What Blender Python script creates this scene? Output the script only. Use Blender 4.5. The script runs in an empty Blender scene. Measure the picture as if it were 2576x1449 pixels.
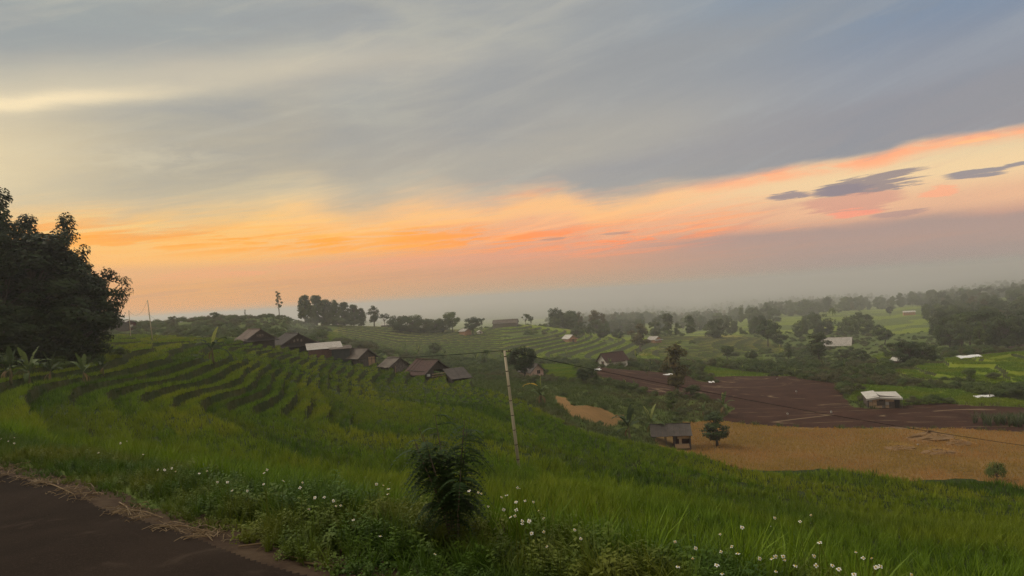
import bpy, bmesh, math, random
import numpy as np
from mathutils import Vector, Matrix

# ------------------------------------------------------------------ camera, sky, light
scene = bpy.context.scene
COL = scene.collection
F = 1860.0                      # focal length in reference pixels (picture 2576 x 1449)
ROLL = math.radians(3.6)
PITCH = math.radians(0.55)
CAMZ = 1.6
cam_data = bpy.data.cameras.new('camera')
cam_data.sensor_width = 36.0
cam_data.lens = 36.0 * F / 2576.0
cam_data.clip_start = 0.05
cam_data.clip_end = 60000
cam = bpy.data.objects.new('camera', cam_data)
COL.objects.link(cam)
cam.location = (0, 0, CAMZ)
cam.rotation_euler = (Matrix.Rotation(math.radians(90) + PITCH, 4, 'X') @ Matrix.Rotation(-ROLL, 4, 'Z')).to_euler()
scene.camera = cam
scene.view_settings.view_transform = 'Standard'
scene.view_settings.look = 'None'
scene.view_settings.gamma = 1.0
scene.view_settings.exposure = 0.0
scene.cycles.use_denoising = True
scene.cycles.denoising_prefilter = 'NONE'
scene.cycles.max_bounces = 5
scene.cycles.diffuse_bounces = 2
scene.cycles.transmission_bounces = 2
scene.cycles.transparent_max_bounces = 4
scene.cycles.volume_bounces = 4
scene.cycles.sample_clamp_indirect = 4.0

def lin1(c):
    c = c / 255.0
    return c / 12.92 if c <= 0.04045 else ((c + 0.055) / 1.055) ** 2.4
def lin(r, g, b):
    return (lin1(r), lin1(g), lin1(b))

def ray(U, V):
    """direction (x, 1, z) of a point measured in the photograph"""
    a = (U - 1288.0) / F
    b = (724.5 - V) / F
    dx, dz = a * math.cos(ROLL) + b * math.sin(ROLL), -a * math.sin(ROLL) + b * math.cos(ROLL)
    k = math.cos(PITCH) - dz * math.sin(PITCH)
    return (dx / k, (math.sin(PITCH) + dz * math.cos(PITCH)) / k)
def project(x, y, z):
    """world -> reference pixels (numpy friendly)"""
    h = z - CAMZ; k = y * math.cos(PITCH) + h * math.sin(PITCH)
    dx = x / k; dz = (h * math.cos(PITCH) - y * math.sin(PITCH)) / k
    a = dx * math.cos(ROLL) - dz * math.sin(ROLL)
    b = dx * math.sin(ROLL) + dz * math.cos(ROLL)
    return 1288 + F * a, 724.5 - F * b
def azel(U, V):
    dx, dz = ray(U, V)
    return math.degrees(math.atan(dx)), math.degrees(math.atan(dz / math.hypot(1, dx)))

world = bpy.data.worlds.new('World')
scene.world = world
world.use_nodes = True
NT = world.node_tree
for n in list(NT.nodes): NT.nodes.remove(n)

class X:
    """a scalar or colour in a node tree, with arithmetic"""
    nt = NT
    def __init__(s, sock): s.s = sock
    @staticmethod
    def math(op, *a, clamp=False):
        n = X.nt.nodes.new('ShaderNodeMath'); n.operation = op; n.use_clamp = clamp
        for i, v in enumerate(a):
            if isinstance(v, X): X.nt.links.new(v.s, n.inputs[i])
            else: n.inputs[i].default_value = v
        return X(n.outputs[0])
    def __add__(s, o): return X.math('ADD', s, o)
    __radd__ = __add__
    def __sub__(s, o): return X.math('SUBTRACT', s, o)
    def __rsub__(s, o): return X.math('SUBTRACT', o, s)
    def __mul__(s, o): return X.math('MULTIPLY', s, o)
    __rmul__ = __mul__
    def __truediv__(s, o): return X.math('DIVIDE', s, o)
    def sat(s): return X.math('ADD', s, 0.0, clamp=True)
def sstep(x, e0, e1):
    n = X.nt.nodes.new('ShaderNodeMapRange'); n.interpolation_type = 'SMOOTHSTEP'
    X.nt.links.new(x.s, n.inputs[0])
    for i, v in ((1, e0), (2, e1)):
        if isinstance(v, X): X.nt.links.new(v.s, n.inputs[i])
        else: n.inputs[i].default_value = v
    return X(n.outputs[0])
def gauss(x, w):
    q = x / w
    return X.math('POWER', 2.71828, q * q * -1.0)
def mixc(f, a, b):
    n = X.nt.nodes.new('ShaderNodeMix'); n.data_type = 'RGBA'
    for i, v in ((0, f), (6, a), (7, b)):
        if isinstance(v, X): X.nt.links.new(v.s, n.inputs[i])
        elif i == 0: n.inputs[i].default_value = v
        else: n.inputs[i].default_value = (*v, 1)
    return X(n.outputs[2])
def ramp(x, stops, lo, hi):
    m = X.nt.nodes.new('ShaderNodeMapRange'); X.nt.links.new(x.s, m.inputs[0])
    m.inputs[1].default_value = lo; m.inputs[2].default_value = hi
    n = X.nt.nodes.new('ShaderNodeValToRGB'); X.nt.links.new(m.outputs[0], n.inputs[0])
    n.color_ramp.interpolation = 'B_SPLINE' if len(stops) > 12 else 'EASE'
    el = n.color_ramp.elements
    while len(el) < len(stops): el.new(0.5)
    for e, (p, c) in zip(el, sorted(stops)):
        e.position = (p - lo) / (hi - lo); e.color = (*c, 1)
    return X(n.outputs[0])
def fcurve(x, pts, lo, hi, ylo, yhi):
    m = X.nt.nodes.new('ShaderNodeMapRange'); X.nt.links.new(x.s, m.inputs[0])
    m.inputs[1].default_value = lo; m.inputs[2].default_value = hi
    n = X.nt.nodes.new('ShaderNodeFloatCurve'); X.nt.links.new(m.outputs[0], n.inputs[1])
    c = n.mapping.curves[0]
    q = [((p - lo) / (hi - lo), (v - ylo) / (yhi - ylo)) for p, v in sorted(pts)]
    q = [(0.0, q[0][1])] + [k for k in q if 0.001 < k[0] < 0.999] + [(1.0, q[-1][1])]
    c.points[0].location = q[0]; c.points[1].location = q[-1]
    for k in q[1:-1]: c.points.new(*k)
    n.mapping.update()
    return X(n.outputs[0]) * (yhi - ylo) + ylo
def vec(x, y, z):
    n = X.nt.nodes.new('ShaderNodeCombineXYZ')
    for i, v in enumerate((x, y, z)):
        if isinstance(v, X): X.nt.links.new(v.s, n.inputs[i])
        else: n.inputs[i].default_value = v
    return X(n.outputs[0])
def noise(v, scale, detail=4, rough=0.55, dist=0.0):
    n = X.nt.nodes.new('ShaderNodeTexNoise'); X.nt.links.new(v.s, n.inputs['Vector'])
    n.inputs['Scale'].default_value = scale; n.inputs['Detail'].default_value = detail
    n.inputs['Roughness'].default_value = rough; n.inputs['Distortion'].default_value = dist
    return X(n.outputs[0])

#--SKY--
def build_sky():
    tc = NT.nodes.new('ShaderNodeTexCoord')
    sp = NT.nodes.new('ShaderNodeSeparateXYZ'); NT.links.new(tc.outputs['Generated'], sp.inputs[0])
    dx, dy, dz = (X(o) for o in sp.outputs)
    az = X.math('ARCTAN2', dx, dy) * 57.29578
    el = X.math('ARCSINE', dz) * 57.29578
    A = lambda pts: [azel(*p) for p in pts]
    # noise fields: long streaks, slightly inclined, and finer wisps
    inc = el - az * 0.055
    nv = vec(az * 0.055, inc * 0.22, 3.1)
    n1 = noise(nv, 1.0, 5, 0.55, 0.3) - 0.5
    n2 = noise(vec(az * 0.12, inc * 0.75, 7.7), 1.0, 5, 0.6, 0.6) - 0.5
    n3 = noise(vec(az * 0.3, inc * 1.1, 1.7), 1.0, 5, 0.6, 0.4) - 0.5
    # clear air under the cloud deck: sunset side (left) and the far side (right)
    e = lambda u, v: azel(u, v)[1]
    left = ramp(el, [(-3, lin(165, 130, 100)), (0.0, lin(232, 158, 92)), (e(300, 740), lin(224, 164, 104)), (e(300, 690), lin(226, 170, 116)),
                     (e(300, 650), lin(246, 186, 108)), (e(300, 600), lin(247, 189, 104)), (e(300, 560), lin(246, 198, 120)),
                     (e(300, 450), lin(226, 206, 160)), (e(300, 250), lin(226, 214, 176)), (30, lin(190, 190, 175))], -3, 32)
    mid = ramp(el, [(-3, lin(150, 135, 118)), (0.0, lin(196, 158, 122)), (e(1288, 715), lin(196, 154, 122)), (e(1288, 680), lin(208, 154, 120)),
                    (e(1288, 640), lin(222, 156, 124)), (e(1288, 590), lin(234, 166, 124)), (e(1288, 530), lin(238, 182, 134)),
                    (e(1288, 450), lin(225, 190, 150)), (30, lin(180, 180, 175))], -3, 32)
    right = ramp(el, [(-3, lin(140, 136, 130)), (0.0, lin(150, 146, 141)), (e(2400, 640), lin(163, 142, 135)), (e(2400, 560), lin(190, 148, 132)),
                      (e(2400, 500), lin(230, 180, 142)), (e(2400, 420), lin(238, 206, 158)), (e(2400, 340), lin(218, 200, 162)),
                      (30, lin(150, 165, 175))], -3, 32)
    col = mixc(sstep(az, -24, 2), left, mid)
    col = mixc(sstep(az, 0, 27), col, right)
    # orange streaks lit from below, thickest towards the sunset
    band = fcurve(az, A([(0, 590), (230, 594), (500, 600), (800, 605), (1000, 600), (1200, 600), (1450, 600), (1800, 590)]), -40, 40, -5, 20)
    nf = noise(vec(az * 0.11, inc * 1.5, 5.3), 1.0, 7, 0.62, 0.9)
    fine = noise(vec(az * 0.16, inc * 3.2, 9.1), 1.0, 6, 0.65, 0.6)
    streak = gauss(el - band + n2 * 1.0, 1.05) * sstep(az, 22, 8) * (sstep(nf, 0.47, 0.57) * 0.95 + sstep(fine, 0.5, 0.58) * 0.45)
    col = mixc((streak * 1.0).sat(), col, mixc(sstep(az, -12, 8), lin(255, 164, 44), lin(255, 142, 84)))
    wisp = gauss(el - band - 0.9 + n3 * 1.0, 1.7) * sstep(fine + n2 * 0.4, 0.48, 0.66) * sstep(az, 30, 12)
    col = mixc((wisp * 0.65).sat(), col, mixc(sstep(az, -14, 8), lin(255, 196, 104), lin(254, 168, 112)))
    low = gauss(el - 1.9 - az * 0.01 + n2 * 1.0, 0.6) * sstep(fine, 0.40, 0.6)
    col = mixc((low * 0.35).sat(), col, lin(196, 146, 122))
    low2 = gauss(el - 3.1 - az * 0.01 + n2 * 0.8, 0.5) * sstep(nf, 0.46, 0.62) * sstep(az, 14, -6)
    col = mixc((low2 * 0.35).sat(), col, lin(243, 158, 118))
    inc2 = el - az * 0.17
    w2 = noise(vec(az * 0.09, inc2 * 0.9, 2.2), 1.0, 7, 0.62, 0.7)
    belt = sstep(el, 2.2, 4.5) * sstep(az, -12, 4) * (1.0 - sstep(az, 13, 24) * 0.65)
    col = mixc((sstep(w2, 0.52, 0.68) * belt * 0.5).sat(), col, mixc(sstep(az, 0, 26), lin(255, 186, 128), lin(248, 196, 152)))
    col = mixc((sstep(w2, 0.46, 0.30) * belt * 0.55).sat(), col, mixc(sstep(az, 4, 26), lin(226, 142, 108), lin(200, 152, 138)))
    # mauve bank low on the far side
    bank = fcurve(az, A([(1250, 690), (1500, 625), (1720, 588), (2000, 568), (2200, 548), (2330, 530), (2576, 516)]) + [(48, 12.4), (80, 14)], -10, 90, -5, 20)
    bm = sstep(bank - el + n3 * 0.5 + n2 * 0.5, -0.1, 0.75) * sstep(az, 3, 20) * sstep(el, 0.0, 4.0)
    bcol = mixc(sstep(el, 0.5, 6.0), lin(156, 146, 140), lin(161, 137, 133))
    col = mixc((bm * 0.8).sat(), col, bcol)
    # the great deck of cloud and its glowing lower rim
    edge = fcurve(az, [(-90, 9.5), (-50, 6.4)] + A([(0, 600), (200, 578), (330, 584), (480, 572), (640, 542), (760, 524), (850, 552), (930, 566),
                   (1000, 542), (1100, 516), (1230, 528), (1290, 511), (1400, 492), (1500, 517), (1560, 511), (1700, 482), (1850, 456),
                   (2000, 428), (2200, 402), (2300, 372), (2450, 346), (2576, 328)]) + [(48, 19.5), (90, 22)], -100, 100, 0, 26)
    wr = 0.35 + sstep(az, 16, 4) * 0.65
    over = el - edge + n3 * 1.2 * wr + n2 * 2.0 * wr - 0.1 + (nf - 0.5) * 1.2 * wr
    soft = 0.95 + sstep(az, 10, -14) * 2.2 - sstep(az, 11, 20) * 0.5
    deck = sstep(over / soft + (w2 - 0.5) * 1.3, -0.5, 1.25)
    rimn = sstep(n3 + n2 * 0.5, -0.25, 0.1)
    rim = gauss(over + 0.05, 0.5) * sstep(az, 9, 19) * (rimn * 0.7 + 0.3)
    col = mixc((rim * 0.95).sat(), col, lin(255, 172, 124))
    rim2 = gauss(over + 0.6, 0.9) * sstep(az, -22, -12) * sstep(az, 18, 8)
    col = mixc((rim2 * 0.45).sat(), col, lin(255, 196, 120))
    dk_lo = mixc(sstep(az, -30, 4), lin(188, 173, 142), lin(166, 160, 150))
    dk_lo = mixc(sstep(az, 2, 30), dk_lo, lin(147, 144, 147))
    dk_hi = mixc(sstep(az, -34, -4), lin(152, 157, 154), lin(154, 156, 155))
    dk_hi = mixc(sstep(az, 4, 34), dk_hi, lin(112, 136, 162))
    dcol = mixc(sstep(el - edge, 1.0, 13.0), dk_lo, dk_hi)
    hs = noise(vec(az * 0.07, (el - az * 0.30) * 0.55, 4.4), 1.0, 7, 0.6, 0.5)
    dcol = mixc((sstep(hs, 0.50, 0.70) * 0.30).sat(), dcol, mixc(sstep(az, -10, 28), lin(190, 184, 166), lin(160, 164, 168)))
    dcol = mixc((sstep(hs, 0.48, 0.30) * 0.30).sat(), dcol, mixc(sstep(az, -10, 28), lin(150, 150, 146), lin(130, 137, 147)))
    lightn = sstep(n1 * 1.2 + n2 * 0.5, -0.05, 0.28)
    dcol = mixc((lightn * 0.45 * sstep(az, 22, -10)).sat(), dcol, lin(186, 182, 164))
    darkn = sstep(n1 * 1.2 + n2 * 0.5, 0.05, -0.30)
    dcol = mixc((darkn * 0.4).sat(), dcol, lin(140, 143, 147))
    # long inclined bands of thinner and thicker cloud
    d1 = fcurve(az, [(-60, 8)] + A([(0, 560), (150, 520), (500, 440), (1000, 320), (1500, 200), (2000, 60)]) + [(60, 34)], -65, 65, -2, 40)
    dcol = mixc((gauss(el - d1 + n1 * 5.0, 2.0) * 0.42).sat(), dcol, mixc(sstep(az, -28, 0), lin(170, 163, 145), lin(150, 150, 149)))
    d2 = fcurve(az, [(-60, 3)] + A([(700, 520), (1000, 470), (1300, 400), (1700, 290), (2100, 200), (2576, 80)]) + [(60, 36)], -65, 65, -2, 40)
    dcol = mixc((gauss(el - d2 + n1 * 4.0, 1.3) * 0.34).sat(), dcol, mixc(sstep(az, 4, 30), lin(180, 172, 154), lin(150, 156, 164)))
    d3 = fcurve(az, [(-60, 2)] + A([(1300, 470), (1600, 420), (2000, 340), (2576, 220)]) + [(60, 30)], -65, 65, -2, 40)
    dcol = mixc((gauss(el - d3 + n1 * 3.0, 1.2) * 0.35 * sstep(az, -4, 8)).sat(), dcol, lin(143, 143, 148))
    # brighter openings in the deck towards the sun
    s1 = fcurve(az, [(-90, 15)] + A([(0, 262), (150, 248), (350, 236), (600, 212), (900, 180), (1300, 150), (1700, 120)]) + [(60, 24)], -95, 70, 0, 30)
    op = gauss(el - s1 + n2 * 0.9, 0.55) * sstep(az, -18, -35) * 0.8 + gauss(el - s1 - 0.7 + n1 * 3.0, 1.6) * sstep(az, 8, -20) * 0.36
    dcol = mixc(op.sat(), dcol, lin(240, 220, 180))
    gl = gauss(el - e(0, 455) + n1 * 2.5, 3.2) * sstep(az, -24, -38) * 0.62 + gauss(el - e(0, 340) + n1 * 3, 2.4) * sstep(az, -20, -38) * 0.35
    dcol = mixc(gl.sat(), dcol, lin(234, 212, 166))
    patch = gauss(el - e(400, 400) + n2 * 2, 1.1) * gauss(az + 25.0, 5.5) * sstep(n3, -0.12, 0.2)
    dcol = mixc((patch * 0.45).sat(), dcol, lin(212, 200, 170))
    col = mixc(deck, col, dcol)
    # small dark clouds hanging below the deck
    for (u, v, w, h, c, k) in ((2190, 466, 118, 19, (136, 124, 130), 1), (2120, 476, 70, 9, (140, 128, 134), 1), (1985, 493, 50, 8, (140, 128, 134), 1),
                               (2465, 437, 66, 10, (132, 128, 138), 1), (2570, 412, 30, 7, (135, 130, 138), 1), (2140, 505, 110, 17, (206, 146, 130), .8),
                               (2150, 531, 60, 9, (248, 150, 122), .9), (2360, 484, 40, 9, (252, 168, 128), .8), (2260, 533, 60, 7, (170, 138, 134), .8),
                               (1390, 602, 34, 5, (186, 140, 122), .8), (1550, 589, 40, 4, (180, 142, 128), .8), (2450, 352, 40, 5, (255, 190, 130), .8)):
        a0, e0 = azel(u, v)
        kx, ky = w / F * 57.3, h / F * 57.3
        q = ((az - a0) * 0.998 + (el - e0) * 0.06) / kx
        p = ((el - e0) - (az - a0) * 0.03) / ky + n3 * 2.0 + (nf - 0.5) * 5.0 + (fine - 0.5) * 3.0
        d2 = q * q + p * p
        m = sstep(d2, 1.35, 0.5)
        col = mixc((m * k * 0.85).sat(), col, lin(*c))
    # unseen overhead cloud, made brighter and warmer than the deck to light the ground
    col = mixc(sstep(el, 23, 52), col, mixc(sstep(n1, -0.3, 0.3), lin(204, 196, 182), lin(226, 217, 200)))
    # ground side of the dome
    skyt = NT.nodes.new('ShaderNodeTexSky'); skyt.sky_type = 'NISHITA'; skyt.sun_disc = False
    skyt.sun_elevation = SUN_EL; skyt.sun_rotation = SUN_AZ
    bg = NT.nodes.new('ShaderNodeBackground'); bg.inputs[1].default_value = SKY_GAIN
    NT.links.new(col.s, bg.inputs[0])
    b2 = NT.nodes.new('ShaderNodeBackground'); b2.inputs[1].default_value = 0.004
    NT.links.new(skyt.outputs[0], b2.inputs[0])
    ad = NT.nodes.new('ShaderNodeAddShader')
    NT.links.new(bg.outputs[0], ad.inputs[0]); NT.links.new(b2.outputs[0], ad.inputs[1])
    out = NT.nodes.new('ShaderNodeOutputWorld')
    NT.links.new(ad.outputs[0], out.inputs[0])

SKY_GAIN = 1.06
SUN_EL, SUN_AZ = math.radians(48), math.radians(-60)
build_sky()
world.cycles.sampling_method = 'MANUAL'
world.cycles.sample_map_resolution = 512
sun_data = bpy.data.lights.new('sun', 'SUN')
sun_data.energy = 1.5
sun_data.angle = math.radians(28)
sun_data.color = (1.0, 0.90, 0.76)
sun = bpy.data.objects.new('sun', sun_data)
COL.objects.link(sun)
sun.location = (-60, 60, 80)
sun.rotation_euler = Vector((math.sin(-SUN_AZ) , -math.cos(SUN_AZ), -math.tan(SUN_EL))).to_track_quat('-Z', 'Y').to_euler()

# ------------------------------------------------------------------ helpers
rng = np.random.default_rng(11)
random.seed(5)

def simplex_like(x, y, seed=0):
    """smooth value noise, about -1..1 (numpy)"""
    r = np.random.default_rng(seed)
    tab = r.uniform(-1, 1, (256, 256))
    xi = np.floor(x).astype(int); yi = np.floor(y).astype(int)
    fx = x - xi; fy = y - yi
    fx = fx * fx * (3 - 2 * fx); fy = fy * fy * (3 - 2 * fy)
    g = lambda i, j: tab[i & 255, j & 255]
    return (g(xi, yi) * (1 - fx) + g(xi + 1, yi) * fx) * (1 - fy) + (g(xi, yi + 1) * (1 - fx) + g(xi + 1, yi + 1) * fx) * fy
def fbm(x, y, seed=0, oct=3):
    s = 0; a = 1.0
    for k in range(oct):
        s = s + a * simplex_like(x * 2 ** k + 17 * k, y * 2 ** k - 9 * k, seed + k); a *= 0.5
    return s / 1.6
def smooth(x, e0, e1):
    t = np.clip((x - e0) / (e1 - e0), 0, 1)
    return t * t * (3 - 2 * t)
def inpoly(x, y, poly):
    x = np.asarray(x, float); y = np.asarray(y, float)
    res = np.zeros(x.shape, bool)
    n = len(poly)
    for i in range(n):
        x0, y0 = poly[i]; x1, y1 = poly[(i + 1) % n]
        if y0 == y1: continue
        c = ((y0 > y) != (y1 > y)) & (x < (x1 - x0) * (y - y0) / (y1 - y0) + x0)
        res ^= c
    return res

# ---- node materials
def new_mat(name):
    m = bpy.data.materials.new(name); m.use_nodes = True
    X.nt = m.node_tree
    b = m.node_tree.nodes['Principled BSDF']
    return m, m.node_tree, b
def objcoord(kind='Object'):
    n = X.nt.nodes.new('ShaderNodeTexCoord'); return X(n.outputs[kind])
def world_pos():
    n = X.nt.nodes.new('ShaderNodeNewGeometry'); return X(n.outputs['Position'])
def rand_obj():
    n = X.nt.nodes.new('ShaderNodeObjectInfo'); return X(n.outputs['Random'])
def set_color(b, c):
    if isinstance(c, X): X.nt.links.new(c.s, b.inputs['Base Color'])
    else: b.inputs['Base Color'].default_value = (*c, 1)
def bump(b, h, strength=0.5, dist=0.05):
    n = X.nt.nodes.new('ShaderNodeBump'); n.inputs['Strength'].default_value = strength; n.inputs['Distance'].default_value = dist
    X.nt.links.new(h.s, n.inputs['Height']); X.nt.links.new(n.outputs[0], b.inputs['Normal'])
MAT = {}
def plain(name, c1, c2, scale=6.0, rough=0.8, bmp=0.3, bdist=0.02, coord='Object', stretch=(1, 1, 1), detail=4, spec=0.3):
    m, nt, b = new_mat(name)
    v = objcoord(coord) if coord != 'World' else world_pos()
    mp = nt.nodes.new('ShaderNodeMapping'); nt.links.new(v.s, mp.inputs[0]); mp.inputs['Scale'].default_value = stretch
    n = noise(X(mp.outputs[0]), scale, detail, 0.6)
    set_color(b, mixc(sstep(n, 0.3, 0.7), c1, c2))
    b.inputs['Roughness'].default_value = rough
    b.inputs['Specular IOR Level'].default_value = spec
    if bmp: bump(b, n, bmp, bdist)
    MAT[name] = m
    return m
def leafy(name, c1, c2, trans=0.35, patch=None, pscale=0.05, rough=0.6, spec=0.2, c3=None):
    """foliage: per-copy variation, patches by place, some light through the leaf"""
    m, nt, b = new_mat(name)
    n = noise(objcoord(), 1.7, 2, 0.5)
    f = (rand_obj() * 0.6 + n * 0.9 - 0.25).sat()
    c = mixc(f, c1, c2)
    if patch:
        w = noise(world_pos(), pscale, 3, 0.55)
        c = mixc(sstep(w, 0.42, 0.62), c, patch)
    if c3:
        w = noise(objcoord(), 9.0, 1, 0.5)
        c = mixc(sstep(w, 0.62, 0.72), c, c3)
    set_color(b, c)
    b.inputs['Roughness'].default_value = rough
    b.inputs['Specular IOR Level'].default_value = spec
    tr = nt.nodes.new('ShaderNodeBsdfTranslucent'); nt.links.new(c.s, tr.inputs[0])
    mx = nt.nodes.new('ShaderNodeMixShader'); mx.inputs[0].default_value = trans
    nt.links.new(b.outputs[0], mx.inputs[1]); nt.links.new(tr.outputs[0], mx.inputs[2])
    nt.links.new(mx.outputs[0], nt.nodes['Material Output'].inputs[0])
    MAT[name] = m
    return m

# ---- mesh collecting
class MB:
    def __init__(s): s.v = []; s.f = []
    def add(s, vs, fs):
        k = len(s.v); s.v.extend(tuple(map(float, p)) for p in vs); s.f.extend(tuple(i + k for i in f) for f in fs); return s
    def box(s, c, size, rz=0.0, tilt=None):
        hx, hy, hz = size[0] / 2, size[1] / 2, size[2] / 2
        M = Matrix.Rotation(rz, 3, 'Z')
        if tilt is not None: M = M @ tilt
        vs = []
        for z in (-hz, hz):
            for x, y in ((-hx, -hy), (hx, -hy), (hx, hy), (-hx, hy)):
                vs.append(Vector(c) + M @ Vector((x, y, z)))
        s.add(vs, [(3, 2, 1, 0), (4, 5, 6, 7), (0, 1, 5, 4), (1, 2, 6, 5), (2, 3, 7, 6), (3, 0, 4, 7)])
        return s
    def slab(s, quad, t):
        """a quad given thickness t downwards along its normal"""
        q = [Vector(p) for p in quad]
        n = (q[1] - q[0]).cross(q[3] - q[0]).normalized() * t
        s.add(q + [p - n for p in q], [(0, 1, 2, 3), (7, 6, 5, 4), (0, 4, 5, 1), (1, 5, 6, 2), (2, 6, 7, 3), (3, 7, 4, 0)])
        return s
    def prism(s, tri, t):
        """an upright polygon (list of points) given thickness t along the normal"""
        q = [Vector(p) for p in tri]; k = len(q)
        n = (q[1] - q[0]).cross(q[2] - q[0]).normalized() * t
        fs = [tuple(range(k)), tuple(range(2 * k - 1, k - 1, -1))]
        for i in range(k):
            j = (i + 1) % k; fs.append((i, i + k, j + k, j))
        s.add(q + [p - n for p in q], fs); return s
    def tube(s, pts, radii, n=6, cap=True):
        pts = [Vector(p) for p in pts]
        rings = []
        for i, p in enumerate(pts):
            d = (pts[min(i + 1, len(pts) - 1)] - pts[max(i - 1, 0)]).normalized()
            a = d.orthogonal().normalized() if i == 0 else (rings_a - d * rings_a.dot(d)).normalized()
            rings_a = a
            b = d.cross(a)
            r = radii[i] if hasattr(radii, '__len__') else radii
            rings.append([p + a * math.cos(2 * math.pi * k / n) * r + b * math.sin(2 * math.pi * k / n) * r for k in range(n)])
        vs = [q for r in rings for q in r]
        fs = []
        for i in range(len(pts) - 1):
            for k in range(n):
                k2 = (k + 1) % n
                fs.append((i * n + k, i * n + k2, (i + 1) * n + k2, (i + 1) * n + k))
        if cap:
            fs.append(tuple(range(n - 1, -1, -1))); fs.append(tuple((len(pts) - 1) * n + k for k in range(n)))
        s.add(vs, fs); return s
    def mesh(s, name, mat=None, smooth_=False):
        me = bpy.data.meshes.new(name)
        me.from_pydata(s.v, [], s.f); me.update()
        if mat: me.materials.append(MAT[mat] if isinstance(mat, str) else mat)
        if smooth_: me.polygons.foreach_set('use_smooth', [True] * len(me.polygons))
        return me
    def build(s, name, mat, parent=None, smooth_=False, loc=None):
        return link(name, s.mesh(name, mat, smooth_), parent, loc)
def np_mesh(name, V, Fq, mat=None, smooth_=False):
    """numpy vertices (n,3) and faces (m,3|4)"""
    me = bpy.data.meshes.new(name)
    V = np.asarray(V, np.float32); Fq = np.asarray(Fq, np.int32)
    k = Fq.shape[1]
    me.vertices.add(len(V)); me.vertices.foreach_set('co', V.ravel())
    me.loops.add(Fq.size); me.loops.foreach_set('vertex_index', Fq.ravel())
    me.polygons.add(len(Fq)); me.polygons.foreach_set('loop_start', np.arange(0, Fq.size, k, dtype=np.int32))
    if smooth_: me.polygons.foreach_set('use_smooth', np.ones(len(Fq), bool))
    me.update(calc_edges=True); me.validate()
    if mat: me.materials.append(MAT[mat] if isinstance(mat, str) else mat)
    return me
def link(name, data, parent=None, loc=None, rz=0.0, scale=None):
    o = bpy.data.objects.new(name, data); COL.objects.link(o)
    if parent: o.parent = parent
    if loc is not None: o.location = loc
    if rz: o.rotation_euler = (0, 0, rz)
    if scale is not None: o.scale = scale if hasattr(scale, '__len__') else (scale,) * 3
    return o
def tag(o, label=None, cat=None, group=None, kind=None):
    if label: o['label'] = label
    if cat: o['category'] = cat
    if group: o['group'] = group
    if kind: o['kind'] = kind
    return o
def thing(name, label, cat, loc, rz=0.0, group=None):
    return tag(link(name, None, None, loc, rz), label, cat, group)
def copy_tree(o, parent=None):
    c = o.copy(); COL.objects.link(c)
    if parent: c.parent = parent
    for ch in o.children: copy_tree(ch, c)
    return c

# ---- scattered stuff: one object whose geometry nodes place small meshes on points
def scatter(name, label, cat, pts, rot, scl, idx, protos):
    n = len(pts)
    me = bpy.data.meshes.new(name); me.vertices.add(n)
    me.vertices.foreach_set('co', np.asarray(pts, np.float32).ravel())
    for an, ty, key, arr in (('rot', 'FLOAT_VECTOR', 'vector', rot), ('scl', 'FLOAT_VECTOR', 'vector', scl), ('idx', 'INT', 'value', idx)):
        at = me.attributes.new(an, ty, 'POINT')
        at.data.foreach_set(key, np.asarray(arr, np.int32 if ty == 'INT' else np.float32).ravel())
    o = link(name, me); tag(o, label, cat, kind='stuff')
    coll = bpy.data.collections.new(name + '_kinds')
    for k, pm in enumerate(protos):
        p = bpy.data.objects.new('%s_kind_%02d' % (name, k), pm); coll.objects.link(p)
    g = bpy.data.node_groups.new(name + '_scatter', 'GeometryNodeTree')
    g.interface.new_socket('Geometry', in_out='INPUT', socket_type='NodeSocketGeometry')
    g.interface.new_socket('Geometry', in_out='OUTPUT', socket_type='NodeSocketGeometry')
    gi = g.nodes.new('NodeGroupInput'); go = g.nodes.new('NodeGroupOutput')
    ci = g.nodes.new('GeometryNodeCollectionInfo'); ci.inputs[0].default_value = coll
    ci.inputs['Separate Children'].default_value = True; ci.inputs['Reset Children'].default_value = True
    ip = g.nodes.new('GeometryNodeInstanceOnPoints'); ip.inputs['Pick Instance'].default_value = True
    for an, ty, sock in (('rot', 'FLOAT_VECTOR', 'Rotation'), ('scl', 'FLOAT_VECTOR', 'Scale'), ('idx', 'INT', 'Instance Index')):
        na = g.nodes.new('GeometryNodeInputNamedAttribute'); na.data_type = ty; na.inputs[0].default_value = an
        g.links.new(na.outputs[0], ip.inputs[sock])
    g.links.new(gi.outputs[0], ip.inputs['Points']); g.links.new(ci.outputs[0], ip.inputs['Instance'])
    g.links.new(ip.outputs[0], go.inputs[0])
    md = o.modifiers.new('scatter', 'NODES'); md.node_group = g
    return o

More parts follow.
